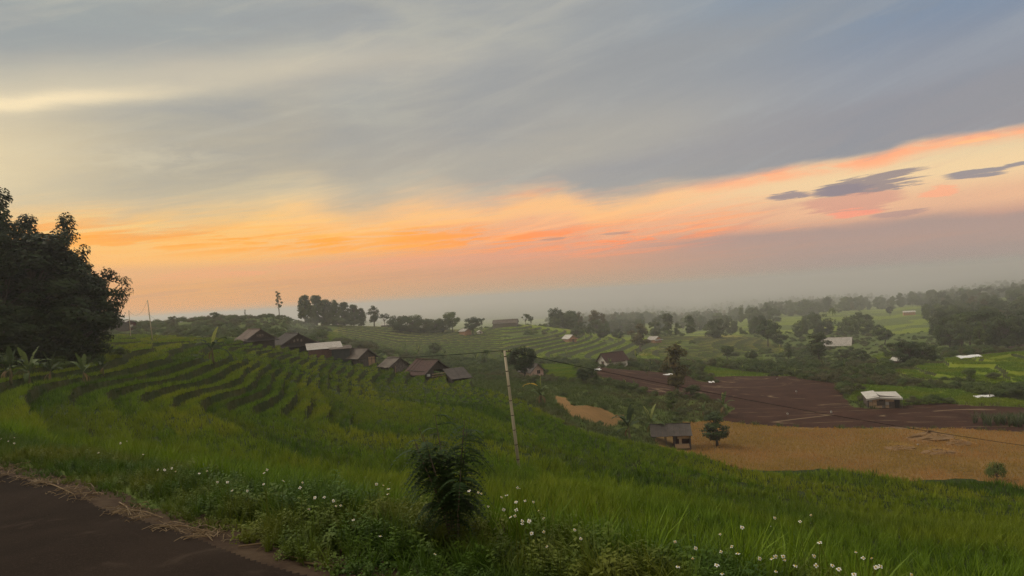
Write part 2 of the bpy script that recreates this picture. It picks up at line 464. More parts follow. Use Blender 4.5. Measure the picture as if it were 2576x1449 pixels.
# ------------------------------------------------------------------ the lie of the land
RICE = 0.45
def ctrl(rows, drop=0.0):
    out = []
    for U, V, d in rows:
        dx, dz = ray(U, V); out.append((dx * d, d, CAMZ + dz * d - drop))
    return out
def ctrl_z(rows):
    out = []
    for U, V, z in rows:      # z is relative to the eye
        dx, dz = ray(U, V); d = z / dz; out.append((dx * d, d, CAMZ + z))
    return out
class RBF:
    def __init__(s, pts, k=2.2):
        p = np.array(pts, float); s.k = k
        s.q = s.feat(p[:, 0], p[:, 1]); z = p[:, 2]
        n = len(p)
        D = np.linalg.norm(s.q[:, None] - s.q[None], axis=2)
        A = np.zeros((n + 3, n + 3)); A[:n, :n] = D - np.eye(n) * 0.01
        P = np.c_[np.ones(n), s.q]; A[:n, n:] = P; A[n:, :n] = P.T
        s.w = np.linalg.solve(A, np.r_[z, 0, 0, 0])
    def feat(s, x, y):
        r = np.maximum(np.hypot(x, y), 1.5); a = np.clip(np.arctan2(x, y), -0.9, 0.9)
        return np.stack([a * s.k, np.log(r)], -1)
    def __call__(s, x, y):
        q = s.feat(x, y); sh = q.shape[:-1]; q = q.reshape(-1, 2)
        out = np.empty(len(q)); n = len(s.q)
        for i in range(0, len(q), 60000):
            b = q[i:i + 60000]
            D = np.sqrt(((b[:, None, 0] - s.q[None, :, 0]) ** 2 + (b[:, None, 1] - s.q[None, :, 1]) ** 2))
            out[i:i + 60000] = D @ s.w[:n] + s.w[n] + b @ s.w[n + 1:]
        return out.reshape(sh)

near_pts = ctrl([
    (0, 1130, 10.5), (0, 1050, 20), (0, 985, 32), (0, 900, 48), (0, 860, 70), (0, 838, 130),
    (300, 1180, 9.8), (300, 1080, 22), (300, 1000, 34), (300, 930, 46), (300, 880, 62), (300, 848, 90), (300, 836, 140),
    (600, 1280, 7.5), (600, 1180, 13), (600, 1080, 27), (600, 1000, 42), (600, 930, 53), (600, 880, 68), (600, 848, 92),
    (900, 1350, 6.5), (900, 1230, 12.5), (900, 1130, 25), (900, 1050, 42), (900, 980, 65), (900, 945, 78), (900, 915, 93),
    (1200, 1350, 7), (1200, 1250, 13), (1200, 1150, 21), (1200, 1080, 34), (1200, 1010, 56), (1200, 962, 82),
    (1400, 1400, 8), (1400, 1280, 13), (1400, 1180, 21), (1400, 1100, 33), (1400, 1035, 54),
    (1600, 1250, 16), (1600, 1160, 28), (1600, 1102, 44),
    (1900, 1420, 10), (1900, 1300, 16), (1900, 1220, 25), (1900, 1158, 39),
    (2250, 1440, 11), (2250, 1320, 17), (2250, 1240, 26), (2250, 1188, 37),
    (2576, 1449, 11.5), (2576, 1320, 18), (2576, 1250, 27), (2576, 1218, 37)], RICE)
near_pts += [(2.4, 4.0, -0.75), (1.2, 5.0, -0.6), (0.0, 5.8, -0.5), (-2.0, 7.0, -0.4), (6, 3, -1.8), (-9, 11.5, -0.4), (-14, 16, -0.6),
             (4.5, 5.0, -2.0), (9, 7, -3.6)]
NEAR = RBF(near_pts)
low_pts = ctrl_z([
    (2576, 1180, -19), (2200, 1180, -18.8), (1900, 1150, -18.5), (1700, 1128, -18.3), (2576, 1085, -19.5), (2100, 1075, -19),
    (2230, 1028, -19.2), (2000, 950, -19.2), (1800, 965, -18.8), (2400, 1010, -19.4), (2576, 1020, -19.6),
    (1520, 925, -14.5), (1600, 985, -16.3), (1700, 950, -17.5), (1480, 1020, -13.8), (1600, 1050, -16), (1350, 1000, -12.3), (1650, 1082, -17),
    (1400, 940, -15), (1750, 1030, -17.8), (1560, 1090, -16.5), (1700, 1170, -16.5), (1400, 1045, -12.6)]) + ctrl([
    (1300, 990, 88), (1200, 930, 160), (1000, 885, 225), (900, 852, 275), (850, 834, 285), (850, 812, 310), (700, 790, 260), (560, 805, 230), (400, 822, 200), (250, 830, 190), (100, 835, 190),
    (600, 828, 190), (450, 843, 150), (700, 850, 150), (800, 850, 190),
    (1000, 820, 318), (1000, 864, 285), (1200, 874, 265), (1200, 836, 320), (1300, 818, 340), (1400, 832, 330), (1440, 862, 290), (1400, 892, 258),
    (1550, 897, 258), (1550, 848, 320), (1700, 884, 285), (1750, 844, 340), (1850, 892, 285), (1650, 864, 305), (1950, 890, 285), (1960, 862, 335), (1600, 910, 190),
    (2140, 872, 300), (2140, 920, 180), (2300, 940, 140), (2450, 920, 142), (2576, 885, 155), (2450, 882, 205), (2000, 915, 195),
    (2576, 850, 270), (2576, 800, 390), (2576, 748, 640), (2450, 805, 400), (2400, 758, 700), (2250, 832, 400), (2200, 792, 560), (2150, 775, 800),
    (2000, 845, 420), (2000, 795, 650), (1900, 786, 850), (1750, 800, 800), (1600, 812, 800), (1480, 836, 520), (1450, 824, 720),
    (1300, 840, 600), (1100, 845, 500), (900, 850, 480), (700, 850, 460), (400, 860, 420), (100, 870, 420)])
low_pts = [p if p[1] < 380 else (lambda k: (p[0] * k, p[1] * k, CAMZ + (p[2] - CAMZ) * k))((p[1] / 380) ** .35) for p in low_pts]
low_pts += [(0, 30, -8), (30, 35, -16), (-40, 60, -5), (15, 55, -14), (-20, 140, -12), (-90, 150, -3)]
# far country: valleys and long low ridges, down to the plain
low_pts += ctrl([(300, 850, 1900), (900, 812, 1900), (1300, 816, 1900), (1500, 810, 1700), (1500, 788, 2800), (1300, 800, 3000), (1900, 775, 1900), (1800, 757, 3300), (2050, 752, 2300),
                 (2300, 744, 1900), (2576, 722, 1900), (2200, 735, 3600), (2576, 708, 3600), (1500, 775, 4500), (900, 808, 3000), (300, 842, 3000),
                 (2576, 690, 6000), (1288, 770, 6000), (100, 836, 6000), (100, 831, 14000), (1288, 757, 14000), (2576, 676, 14000),
                 (100, 829, 30000), (1288, 754, 30000), (2576, 673, 30000)])
LOW = RBF(low_pts)
CREST = [ctrl([(u, v, d)])[0][:2] for u, v, d in ((-900, 900, 145), (0, 845, 150), (300, 840, 146), (450, 842, 128), (600, 848, 112), (760, 870, 104), (900, 915, 101), (1000, 920, 99), (1110, 950, 95), (1200, 962, 84),
                                             (1300, 985, 68), (1400, 1035, 56), (1560, 1088, 47), (1720, 1130, 42), (2000, 1165, 39), (2576, 1218, 38), (3100, 1300, 37))]
CA = np.array([math.atan2(x, y) for x, y in CREST]); CR = np.array([math.hypot(x, y) for x, y in CREST])
ROAD_P, ROAD_N = np.array([-0.99, 4.26]), np.array([0.634, 0.773])
def road_s(x, y):
    """distance beyond the edge of the road (negative on the road); the edge bends a little"""
    s = (x - ROAD_P[0]) * ROAD_N[0] + (y - ROAD_P[1]) * ROAD_N[1]
    t = (x - ROAD_P[0]) * -ROAD_N[1] + (y - ROAD_P[1]) * ROAD_N[0]
    return s + 0.06 * np.sin(t * 0.9) + 0.03 * np.sin(t * 2.3)

BANKS = []
def base_near(x, y):
    return NEAR(x, y)
LOWBANKS = []
def bank_term(x, y, lines=None):
    add = np.zeros_like(x); mask = np.zeros_like(x)
    for pl, h in (BANKS if lines is None else lines):
        c = pl.mean(0); R = np.linalg.norm(pl - c, axis=1).max() + 9
        sel = np.hypot(x - c[0], y - c[1]) < R
        if not sel.any(): continue
        px, py = x[sel], y[sel]
        best = np.full(px.shape, 1e9); sgn = np.zeros(px.shape)
        for (ax, ay), (bx, by) in zip(pl[:-1], pl[1:]):
            ex, ey = bx - ax, by - ay; L2 = ex * ex + ey * ey
            t = ((px - ax) * ex + (py - ay) * ey) / L2
            tc = np.clip(t, 0, 1)
            d = np.hypot(px - ax - tc * ex, py - ay - tc * ey)
            side = (ex * (py - ay) - ey * (px - ax)) / math.sqrt(L2)
            u = d < best
            best = np.where(u, d, best); sgn = np.where(u, side, sgn)
        ends = np.minimum(np.hypot(px - pl[0, 0], py - pl[0, 1]), np.hypot(px - pl[-1, 0], py - pl[-1, 1]))
        fade = smooth(ends, 0.0, 2.0) * 0.7 + 0.3
        sg = np.where(sgn >= 0, 1, -1) * best
        step = np.tanh((sg + .25) / 0.28) * np.exp(-best / 3.6)
        add[sel] += 0.40 * h * step * fade
        mask[sel] = np.maximum(mask[sel], smooth(best, np.where(sgn >= 0, .15, .52), np.where(sgn >= 0, .04, .26)))
    return add, mask
def terrace(z, h, lo, x, y, seed, wob=0.35, sc=14.0, oct=2):
    t = z / h + wob * fbm(x / sc, y / sc, seed, oct)
    i = np.floor(t); f = t - i
    return (smooth(f, lo, 1.0) - f) * h, smooth(f, lo - 0.04, lo - .01) * (1 - smooth(f, 0.985, 1.0))
def land(x, y):
    """height of the ground, and how much each place is a bank"""
    x = np.asarray(x, float); y = np.asarray(y, float)
    r = np.hypot(x, y); a = np.arctan2(x, y)
    cr = np.interp(np.clip(a, CA[0], CA[-1]), CA, CR)
    zl = LOW(x, y)
    wob = 0.010 * r * fbm(x / (0.12 * r + 4), y / (0.12 * r + 4), 3, 3)
    zl = zl + wob * smooth(r, 90, 500) - 3000 * (1 - smooth(r / cr, 0.80, 0.98))
    # terraces on the ridges across the valley
    tw = smooth(r, 170, 215) * (1 - smooth(r, 360, 430)) * smooth(a, -0.27, -0.20) * (1 - smooth(a, 0.30, 0.38))
    t1, m1 = terrace(zl, 0.8, 0.56, x, y, 40, 0.2, 60.0)
    t0, m0 = terrace(0.133 * y + 0.02 * x, 0.8, 0.55, x, y, 41, 0.30, 70.0)
    ks = np.maximum(1 - smooth(a, -0.05, 0.02), smooth(a, 0.17, 0.21)); kb = ks > .5
    t1 = t1 * (1 - ks) + t0 * ks; m1 = np.where(kb, m0, m1)
    bankm = m1 * tw
    zl = zl + t1 * tw
    if LOWBANKS:
        sel = (r > 70) & (r < 260) & (a > 0.35)
        if sel.any():
            la, lm = bank_term(x[sel], y[sel], LOWBANKS)
            zl[sel] += la; bankm[sel] = np.maximum(bankm[sel], lm)
    # near slope
    isn = r < cr * 1.9
    zn = np.full(x.shape, -1e4); bn = np.zeros(x.shape)
    xs, ys = x[isn], y[isn]
    n = base_near(xs, ys)
    s = road_s(xs, ys)
    w = smooth(ys, 9, 16) * smooth(s, 4, 8)
    rr = r[isn]; aa = a[isn]
    tt, tm = terrace(n, 0.9, 0.84, xs, ys, 21, 0.5, 11.0, 1)
    tw3 = w * smooth(aa, -0.04, 0.08) * smooth(ys, 18, 28)
    tt4, tm4 = terrace(n, 0.33, 0.91, xs, ys, 25, 1.0, 10.0, 1)
    tw4 = w * (1 - smooth(aa, -0.04, 0.08)) * smooth(ys, 16, 24)
    n = n + tt * tw3 * 1.25 + tt4 * tw4 * 2.2
    bmk = np.maximum(tm4 * tw4, tm * tw3 * (fbm(xs / 8, ys / 8, 67, 1) > -.1))
    n = n + 0.05 * fbm(xs / 3, ys / 3, 9, 2) * w
    ov = np.maximum(rr - cr[isn], 0)
    n = n - np.where(ov > 0, 0.10 * ov + 0.46 * np.maximum(ov - 3, 0), 0)
    verge = -0.03 - 0.12 * np.clip(s, 0, 3) + 0.04 * fbm(xs * 1.3, ys * 1.3, 31, 2) * smooth(s, 0.05, 0.5)
    n = verge * (1 - smooth(s, 0.9, 3.2)) + n * smooth(s, 0.9, 3.2)
    n = np.where(s < 0.02, 0.012 * fbm(xs * .7, ys * .7, 5, 2) - 0.02 * smooth(s, -0.25, 0.02), n)
    zn[isn] = n; bn[isn] = bmk
    z = np.maximum(zn, zl)
    isnear = zn >= zl
    return z, np.where(isnear, bn, bankm), isnear
def paddy_level(x, y):
    """which terrace of the near slope a place belongs to"""
    n = NEAR(x, y); a = np.arctan2(x, y)
    l = np.floor(n / 0.33 + 1.0 * fbm(x / 10.0, y / 10.0, 25, 1)); q = np.floor(n / 0.9 + 0.5 * fbm(x / 11.0, y / 11.0, 21, 1))
    return np.where(a < 0.02, l, q + 100).astype(int)
def landz(x, y):
    z, b, n = land(np.array([x], float), np.array([y], float)); return float(z[0])
DEPTHS = np.concatenate([np.arange(2.0, 20, 0.15), np.arange(20, 160, 0.5), np.arange(160, 700, 2.5), np.geomspace(700, 25000, 160)])
def hit(U, V, off=0.0, dmin=0.0, dmax=25000):
    """where the sight line through a measured point first meets the ground"""
    dx, dz = ray(U, V)
    d = DEPTHS[(DEPTHS >= dmin) & (DEPTHS <= dmax)]
    z = land(dx * d, d)[0] + off
    g = (CAMZ + dz * d) - z
    k = np.nonzero((g[1:] <= 0) & (g[:-1] > 0))[0]
    if len(k) == 0:
        i = int(np.argmin(np.abs(g))); return Vector((dx * d[i], d[i], z[i] - off))
    i = k[0]; t = g[i] / (g[i] - g[i + 1]); dd = d[i] + t * (d[i + 1] - d[i])
    return Vector((dx * dd, dd, landz(dx * dd, dd)))
lb = [(np.array([hit(u, v, 0, 80)[:2] for u, v in pl]), h) for pl, h in (
    ([(2300, 922), (2324, 936), (2357, 947), (2400, 950)], 1.1), ([(2375, 905), (2390, 922), (2452, 921), (2506, 922), (2544, 956)], 1.2), ([(2449, 905), (2480, 908), (2549, 893), (2590, 905)], 1.0),
    ([(2250, 938), (2320, 958), (2420, 962), (2520, 975)], 1.2), ([(2500, 940), (2560, 945), (2620, 940)], 1.0))]
LOWBANKS += lb

# ---- materials of the ground
def m_soil():
    m, nt, b = new_mat('ploughed soil')
    w = world_pos()
    n = noise(w, 0.35, 4, 0.6); c = noise(w, 5.0, 4, 0.7)
    wv = nt.nodes.new('ShaderNodeTexWave'); nt.links.new(w.s, wv.inputs[0]); wv.inputs['Scale'].default_value = 0.55; wv.inputs['Distortion'].default_value = 3.0
    wv.bands_direction = 'DIAGONAL'
    col = mixc(sstep(n, 0.35, 0.65), (0.036, 0.0145, 0.0085), (0.056, 0.0245, 0.0145))
    col = mixc(sstep(c, 0.55, 0.8) * 0.5, col, (0.11, 0.065, 0.048))
    dry = noise(w, 0.12, 5, 0.7, 1.2)
    col = mixc(sstep(dry, 0.60, 0.66) * sstep(c, 0.35, 0.65) * 0.55, col, (0.20, 0.14, 0.085))
    sw = nt.nodes.new('ShaderNodeMapping'); nt.links.new(w.s, sw.inputs[0]); sw.inputs['Scale'].default_value = (0.35, 1.3, 1); sw.inputs['Rotation'].default_value = (0, 0, 0.5)
    ln = noise(X(sw.outputs[0]), 0.035, 3, 0.5, 0.4)
    lin_ = gauss(X.math('ABSOLUTE', X.math('FRACT', ln * 13.0) - 0.5), 0.035) * sstep(noise(w, 0.3, 3, 0.6), 0.42, 0.55)
    col = mixc((lin_ * 0.85).sat(), col, (0.24, 0.17, 0.10))
    set_color(b, col); b.inputs['Roughness'].default_value = 0.95; b.inputs['Specular IOR Level'].default_value = 0.1
    bump(b, c + X(wv.outputs[0]) * 0.5, 0.8, 0.12); MAT['soil'] = m
def m_stubble():
    m, nt, b = new_mat('rice stubble')
    w = world_pos()
    n = noise(w, 0.16, 4, 0.6); c = noise(w, 3.0, 4, 0.7)
    col = mixc(sstep(n, 0.35, 0.68), (0.17, 0.105, 0.034), (0.235, 0.14, 0.050))
    col = mixc(sstep(c, 0.45, 0.75) * 0.6, col, (0.13, 0.10, 0.03))
    set_color(b, col); b.inputs['Roughness'].default_value = 0.95; b.inputs['Specular IOR Level'].default_value = 0.1
    bump(b, c, 0.8, 0.15); MAT['stubble'] = m
def m_asphalt():
    m, nt, b = new_mat('worn asphalt')
    w = world_pos()
    n = noise(w, 0.7, 5, 0.6, 0.4); g = noise(w, 95.0, 2, 0.6); st = noise(w, 2.6, 5, 0.65, 0.8)
    col = mixc(sstep(n, 0.3, 0.7), (0.013, 0.0085, 0.006), (0.026, 0.0175, 0.0125))
    col = mixc(sstep(g, 0.5, 0.75) * 0.5, col, (0.055, 0.040, 0.030))
    col = mixc(sstep(st, 0.56, 0.72) * 0.6, col, (0.055, 0.039, 0.028))
    set_color(b, col); b.inputs['Roughness'].default_value = 0.95; b.inputs['Specular IOR Level'].default_value = 0.06
    bump(b, g + n * 0.5, 0.5, 0.006); MAT['asphalt'] = m
def m_green(name, a_, b_, c_, s1=0.12, s2=1.4, bd=0.3, key=None):
    m, nt, b = new_mat(name)
    w = world_pos()
    n = noise(w, s1, 4, 0.6); c = noise(w, s2, 5, 0.7)
    col = mixc(sstep(n, 0.35, 0.65), a_, b_)
    col = mixc(sstep(c, 0.5, 0.8) * 0.7, col, c_)
    set_color(b, col); b.inputs['Roughness'].default_value = 0.95; b.inputs['Specular IOR Level'].default_value = 0.1
    bump(b, c, 0.9, bd); MAT[key] = m
m_soil(); m_stubble(); m_asphalt()
m_green('wild grass', (0.075, 0.112, 0.022), (0.110, 0.135, 0.030), (0.10, 0.095, 0.04), key='wild')
m_green('young rice', (0.135, 0.185, 0.014), (0.175, 0.205, 0.018), (0.12, 0.165, 0.012), bd=0.12, key='young')
m_green('ripening rice', (0.215, 0.185, 0.034), (0.155, 0.155, 0.030), (0.24, 0.20, 0.04), s1=0.06, bd=0.12, key='ripe')
m_green('wet paddy ground', (0.022, 0.036, 0.007), (0.032, 0.044, 0.009), (0.03, 0.045, 0.008), key='paddy')
m_green('dry straw', (0.27, 0.155, 0.058), (0.20, 0.12, 0.042), (0.13, 0.09, 0.03), key='straw')
m_green('verge soil', (0.045, 0.028, 0.018), (0.075, 0.050, 0.030), (0.10, 0.07, 0.04), s1=2.0, s2=12.0, bd=0.02, key='dirt')
m_green('far plain', (0.05, 0.065, 0.035), (0.075, 0.08, 0.045), (0.06, 0.07, 0.05), s1=0.0012, s2=0.01, bd=0.1, key='plain')
m_green('bank grass', (0.030, 0.048, 0.012), (0.055, 0.060, 0.018), (0.075, 0.058, 0.03), s1=0.4, key='bank')  # dark bank growth, its colour also deepening the shade on the risers

# ---- fields, outlined as measured, laid on the land in plan
def plan(poly, dmin=0.0): return [tuple(hit(u, v, 0, dmin)[:2]) for u, v in poly]
FIELDS = {
 'ploughed': [plan([(1492, 922), (1535, 927), (1635, 934), (1735, 946), (1758, 959), (1812, 962), (1860, 975), (1860, 1030), (1790, 1008), (1713, 997), (1657, 995), (1601, 984), (1546, 957), (1501, 946)], 60),
              plan([(1780, 948), (1853, 946), (1985, 946), (2035, 955), (2100, 963), (2106, 979), (2122, 998), (2139, 1012), (2148, 1024), (2198, 1029), (2254, 1022), (2372, 1014), (2451, 1021), (2680, 1024),
                    (2680, 1092), (2414, 1078), (2232, 1077), (2077, 1077), (1979, 1074), (1853, 1063), (1813, 1056), (1836, 1037), (1853, 1020), (1845, 975), (1812, 962)], 60),
              plan([(2380, 893), (2480, 880), (2576, 866), (2680, 862), (2680, 874), (2544, 884), (2460, 892)], 90)],
 'stubble': [plan([(1720, 1062), (1813, 1057), (1853, 1064), (1979, 1075), (2077, 1078), (2232, 1078), (2414, 1079), (2680, 1093), (2680, 1180)], 55) + [(48, 58), (36, 58), (20, 60), (13.5, 70), (14, 78), (16, 88)]],
 'straw': [plan([(1396, 995), (1434, 1004), (1441, 1020), (1514, 1026), (1546, 1042), (1570, 1044), (1570, 1060), (1523, 1073), (1490, 1062), (1434, 1046), (1403, 1015)], 60)],
 'young': [plan([(1340, 919), (1412, 914), (1458, 919), (1452, 962), (1412, 959), (1372, 944)], 90), plan([(2134, 973), (2150, 967), (2330, 976), (2414, 981), (2471, 998), (2680, 1016), (2680, 1024), (2451, 1020), (2372, 1013), (2274, 1017), (2190, 1023), (2136, 1006)], 60),
           plan([(2229, 929), (2306, 925), (2326, 916), (2375, 912), (2375, 905), (2460, 895), (2544, 887), (2680, 880), (2680, 975), (2506, 971), (2429, 956), (2352, 956), (2301, 954), (2250, 938)], 90),
           plan([(2198, 895), (2237, 882), (2250, 890), (2244, 910), (2211, 910)], 100), plan([(1736, 919), (1796, 924), (1874, 935), (1985, 944), (1785, 947)], 90)],
 'ripe': [plan([(800, 838), (958, 820), (1120, 826), (1171, 835), (1247, 837), (1253, 845), (1182, 857), (1100, 863), (958, 866), (830, 862)], 150), plan([(1300, 853), (1356, 849), (1420, 838), (1390, 852), (1322, 860)], 150),
          plan([(1690, 848), (1800, 842), (1960, 868), (1990, 890), (1900, 885), (1760, 868)], 150), plan([(1770, 960), (1760, 865), (1800, 868), (1860, 885), (1800, 900)], 150),
          plan([(1640, 850), (1700, 870), (1790, 895), (1740, 900), (1650, 880)], 150)]}
def classify(x, y, z, bank, isnear):
    """0 wild, 1 road, 2 paddy, 3 ploughed, 4 stubble, 5 straw, 6 young rice, 7 ripe rice, 8 far plain, 9 bank"""
    r = np.hypot(x, y)
    c = np.zeros(x.shape, int)
    jx = x + 0.012 * r * fbm(x / 3.0, y / 3.0, 71, 2) * 0.35; jy = y + 0.012 * r * fbm(x / 3.0, y / 3.0, 75, 2) * 0.35
    for k, key in ((7, 'ripe'), (6, 'young'), (5, 'straw'), (4, 'stubble'), (3, 'ploughed')):
        for p in FIELDS[key]: c[inpoly(jx, jy, p) & ~isnear] = k
    # terraces of green rice on the middle ridges
    a = np.arctan2(x, y)
    ter = (~isnear) & (r > 205) & (r < 365) & (a > -0.22) & (a < 0.32) & (c == 0)
    patchy = fbm(x / 26, y / 26, 51, 2)
    c[ter & (patchy > -0.35)] = 6
    c[ter & (patchy > 0.45)] = 7
    fields = (~isnear) & (r > 420) & (r < 2200) & (fbm(x / 70, y / 40, 61, 2) > 0.05) & (c == 0)
    c[fields] = 6
    c[r > 2200] = 8
    c[isnear & (y > 0)] = 2
    s = road_s(x, y)
    c[isnear & (s < 1.3)] = 0
    c[isnear & (s < 0.42 + 0.2 * fbm(x * 1.5, y * 1.5, 83, 2)) & (r < 60)] = 10
    c[(s < 0.0) & (s > -5.2) & (r < 60)] = 1
    c[(s <= -5.2) & (r < 60)] = 0
    c[(bank > 0.5) & np.isin(c, (2, 6, 7))] = 9
    return c

def build_terrain():
    az = np.concatenate([np.arange(-180, -42, 3.0), np.arange(-42, 42, 0.105), np.arange(42, 180.1, 3.0)]) * math.pi / 180
    az[-1] = math.pi; az[0] = -math.pi
    def seg(a, b, q): return np.geomspace(a, b, max(2, int(math.log(b / a) / q)), endpoint=False)
    rr = np.concatenate([[0.3, 0.8, 1.4], seg(2.0, 60, 0.011), seg(60, 150, 0.0055), seg(150, 200, 0.0065), seg(200, 380, 0.0036), seg(380, 420, 0.0065), seg(420, 1600, 0.02), seg(1600, 30000, 0.06), [30000.0]])
    A, Rr = np.meshgrid(az, rr)
    x = Rr * np.sin(A); y = Rr * np.cos(A)
    # behind the eye the land carries on like the sides
    yy = np.where(np.abs(A) > 0.85, np.abs(Rr * np.cos(0.85)), y); xx = np.where(np.abs(A) > 0.85, np.sign(A) * Rr * math.sin(0.85), x)
    z, bank, isn = land(xx.ravel(), yy.ravel())
    s = road_s(x.ravel(), y.ravel())
    back = (np.abs(A).ravel() > 0.85)
    k = smooth(s, -6.5, -5.0); k2 = 1 - smooth(Rr.ravel(), 40, 90)
    flat = 0.25 * smooth(s, -5.2, -7.5)
    z = np.where(back & (s < 0.02), (0.0 + flat) * k2 + z * (1 - k2), z)
    isn = isn | back & (Rr.ravel() < 60)
    V = np.stack([x.ravel(), y.ravel(), z], 1)
    nr, na = A.shape
    i = np.arange(nr - 1)[:, None] * na + np.arange(na - 1)[None]
    Fq = np.stack([i, i + 1, i + na + 1, i + na], -1).reshape(-1, 4)[:, ::-1]
    cx = V[Fq].mean(1)
    cls = classify(cx[:, 0], cx[:, 1], cx[:, 2], np.where(np.hypot(cx[:, 0], cx[:, 1]) > 100, bank[Fq].mean(1), bank[Fq].max(1)), isn[Fq].all(1))
    spec = {0: ('ground', 'wild'), 1: ('road', 'asphalt'), 2: ('rice_paddy_ground', 'paddy'), 3: ('ploughed_field', 'soil'), 4: ('stubble_field', 'stubble'), 5: ('straw_field', 'straw'),
            6: ('green_rice_field', 'young'), 7: ('ripening_rice_field', 'ripe'), 8: ('far_plain', 'plain'), 9: ('terrace_bank_ground', 'bank'), 10: ('verge_soil_ground', 'dirt')}
    lab = {0: 'wild grassy ground of the slopes and the valley', 1: 'dark worn asphalt road at the lower left corner', 2: 'muddy ground of the near rice paddies', 3: 'dark brown ploughed field in the valley',
           4: 'harvested golden stubble field in the valley', 5: 'small dry straw coloured plot below the near slope', 6: 'bright green rice fields across the valley', 7: 'yellowing rice terraces on the ridges across the valley',
           8: 'hazy far plain below the horizon', 9: 'grassy banks between the rice terraces', 10: 'bare brown soil along the edge of the road'}
    for k, (nm, mt) in spec.items():
        f = Fq[cls == k]
        if not len(f): continue
        u, inv = np.unique(f, return_inverse=True)
        o = link(nm, np_mesh(nm, V[u], inv.reshape(-1, 4), mt, True))
        tag(o, lab[k], None, kind='structure')
build_terrain()

# ---- the evening haze that fills the valley
def build_haze():
    m = bpy.data.materials.new('haze'); m.use_nodes = True
    nt = m.node_tree
    for n in list(nt.nodes): nt.nodes.remove(n)
    out = nt.nodes.new('ShaderNodeOutputMaterial'); pv = nt.nodes.new('ShaderNodeVolumePrincipled')
    pv.inputs['Color'].default_value = (0.965, 0.962, 0.99, 1); pv.inputs['Density'].default_value = HAZE
    pv.inputs['Anisotropy'].default_value = HAZE_G
    pv.inputs['Density Attribute'].default_value = ''
    nt.links.new(pv.outputs[0], out.inputs['Volume'])
    MAT['haze'] = m
    zmin = min(o.bound_box[k][2] for o in COL.objects if o.type == 'MESH' for k in range(8))
    top = 14.0
    o = MB().box((0, 0, (zmin - 1 + top) / 2), (64000, 64000, top - zmin + 1)).build('haze', 'haze')
    tag(o, 'pale evening haze filling the valley and plain', 'haze', kind='stuff')
HAZE, HAZE_G = 0.00054, 0.5
build_haze()

# ------------------------------------------------------------------ plant materials
leafy('rice leaf', (0.048, 0.098, 0.004), (0.185, 0.290, 0.012), 0.18, patch=(0.175, 0.225, 0.010), pscale=0.11)
leafy('rice leaf fresh', (0.080, 0.130, 0.005), (0.235, 0.320, 0.014), 0.18, patch=(0.235, 0.265, 0.012), pscale=0.11)
leafy('rice leaf deep', (0.032, 0.072, 0.004), (0.125, 0.215, 0.010), 0.18, patch=(0.14, 0.185, 0.010), pscale=0.11)
leafy('weed leaf', (0.022, 0.058, 0.005), (0.105, 0.180, 0.012), 0.25, patch=(0.13, 0.15, 0.014), pscale=0.7)
leafy('bank weed', (0.028, 0.055, 0.008), (0.075, 0.100, 0.016), 0.2, patch=(0.085, 0.075, 0.025), pscale=0.25)  # weeds of the banks, darkened so the terrace risers read as shaded
leafy('bush leaf', (0.034, 0.062, 0.013), (0.110, 0.150, 0.030), 0.24, patch=(0.105, 0.100, 0.038), pscale=0.03)
leafy('rough grass leaf', (0.070, 0.105, 0.022), (0.110, 0.140, 0.032), 0.3, patch=(0.12, 0.11, 0.04), pscale=0.05)
leafy('tree leaf dark', (0.032, 0.055, 0.015), (0.105, 0.138, 0.034), 0.25)
leafy('tree leaf green', (0.045, 0.080, 0.015), (0.125, 0.165, 0.030), 0.25)
leafy('tree leaf olive', (0.085, 0.082, 0.026), (0.165, 0.135, 0.045), 0.28, c3=(0.17, 0.10, 0.045))
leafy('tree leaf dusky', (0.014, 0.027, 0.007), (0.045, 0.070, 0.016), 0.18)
leafy('banana leaf', (0.070, 0.110, 0.030), (0.130, 0.170, 0.050), 0.35)
leafy('banana leaf dark', (0.028, 0.050, 0.018), (0.055, 0.080, 0.026), 0.30)
leafy('banana leaf pale', (0.26, 0.29, 0.085), (0.33, 0.34, 0.10), 0.45)
leafy('banana leaf dry', (0.24, 0.15, 0.06), (0.16, 0.10, 0.045), 0.2)
leafy('banana leaf yellow', (0.62, 0.36, 0.02), (0.70, 0.44, 0.04), 0.3)
leafy('shrub leaf', (0.020, 0.045, 0.010), (0.060, 0.100, 0.018), 0.25)
leafy('corn leaf', (0.07, 0.095, 0.035), (0.12, 0.14, 0.06), 0.3)
leafy('white petal', (0.80, 0.80, 0.74), (0.86, 0.86, 0.82), 0.3)
leafy('dry straw stalk', (0.15, 0.10, 0.05), (0.27, 0.19, 0.10), 0.1)
leafy('stubble stalk', (0.46, 0.28, 0.058), (0.34, 0.23, 0.042), 0.2, patch=(0.48, 0.26, 0.075), pscale=0.12)
plain('flower centre', (0.55, 0.40, 0.05), (0.48, 0.33, 0.04), 60)
plain('bark', (0.075, 0.060, 0.048), (0.14, 0.115, 0.09), 9, stretch=(1, 1, 0.25), bmp=0.6)
plain('pale bark', (0.19, 0.16, 0.125), (0.28, 0.24, 0.19), 9, stretch=(1, 1, 0.25), bmp=0.5)
plain('banana stem', (0.10, 0.085, 0.04), (0.17, 0.15, 0.06), 8, stretch=(1, 1, 0.3))

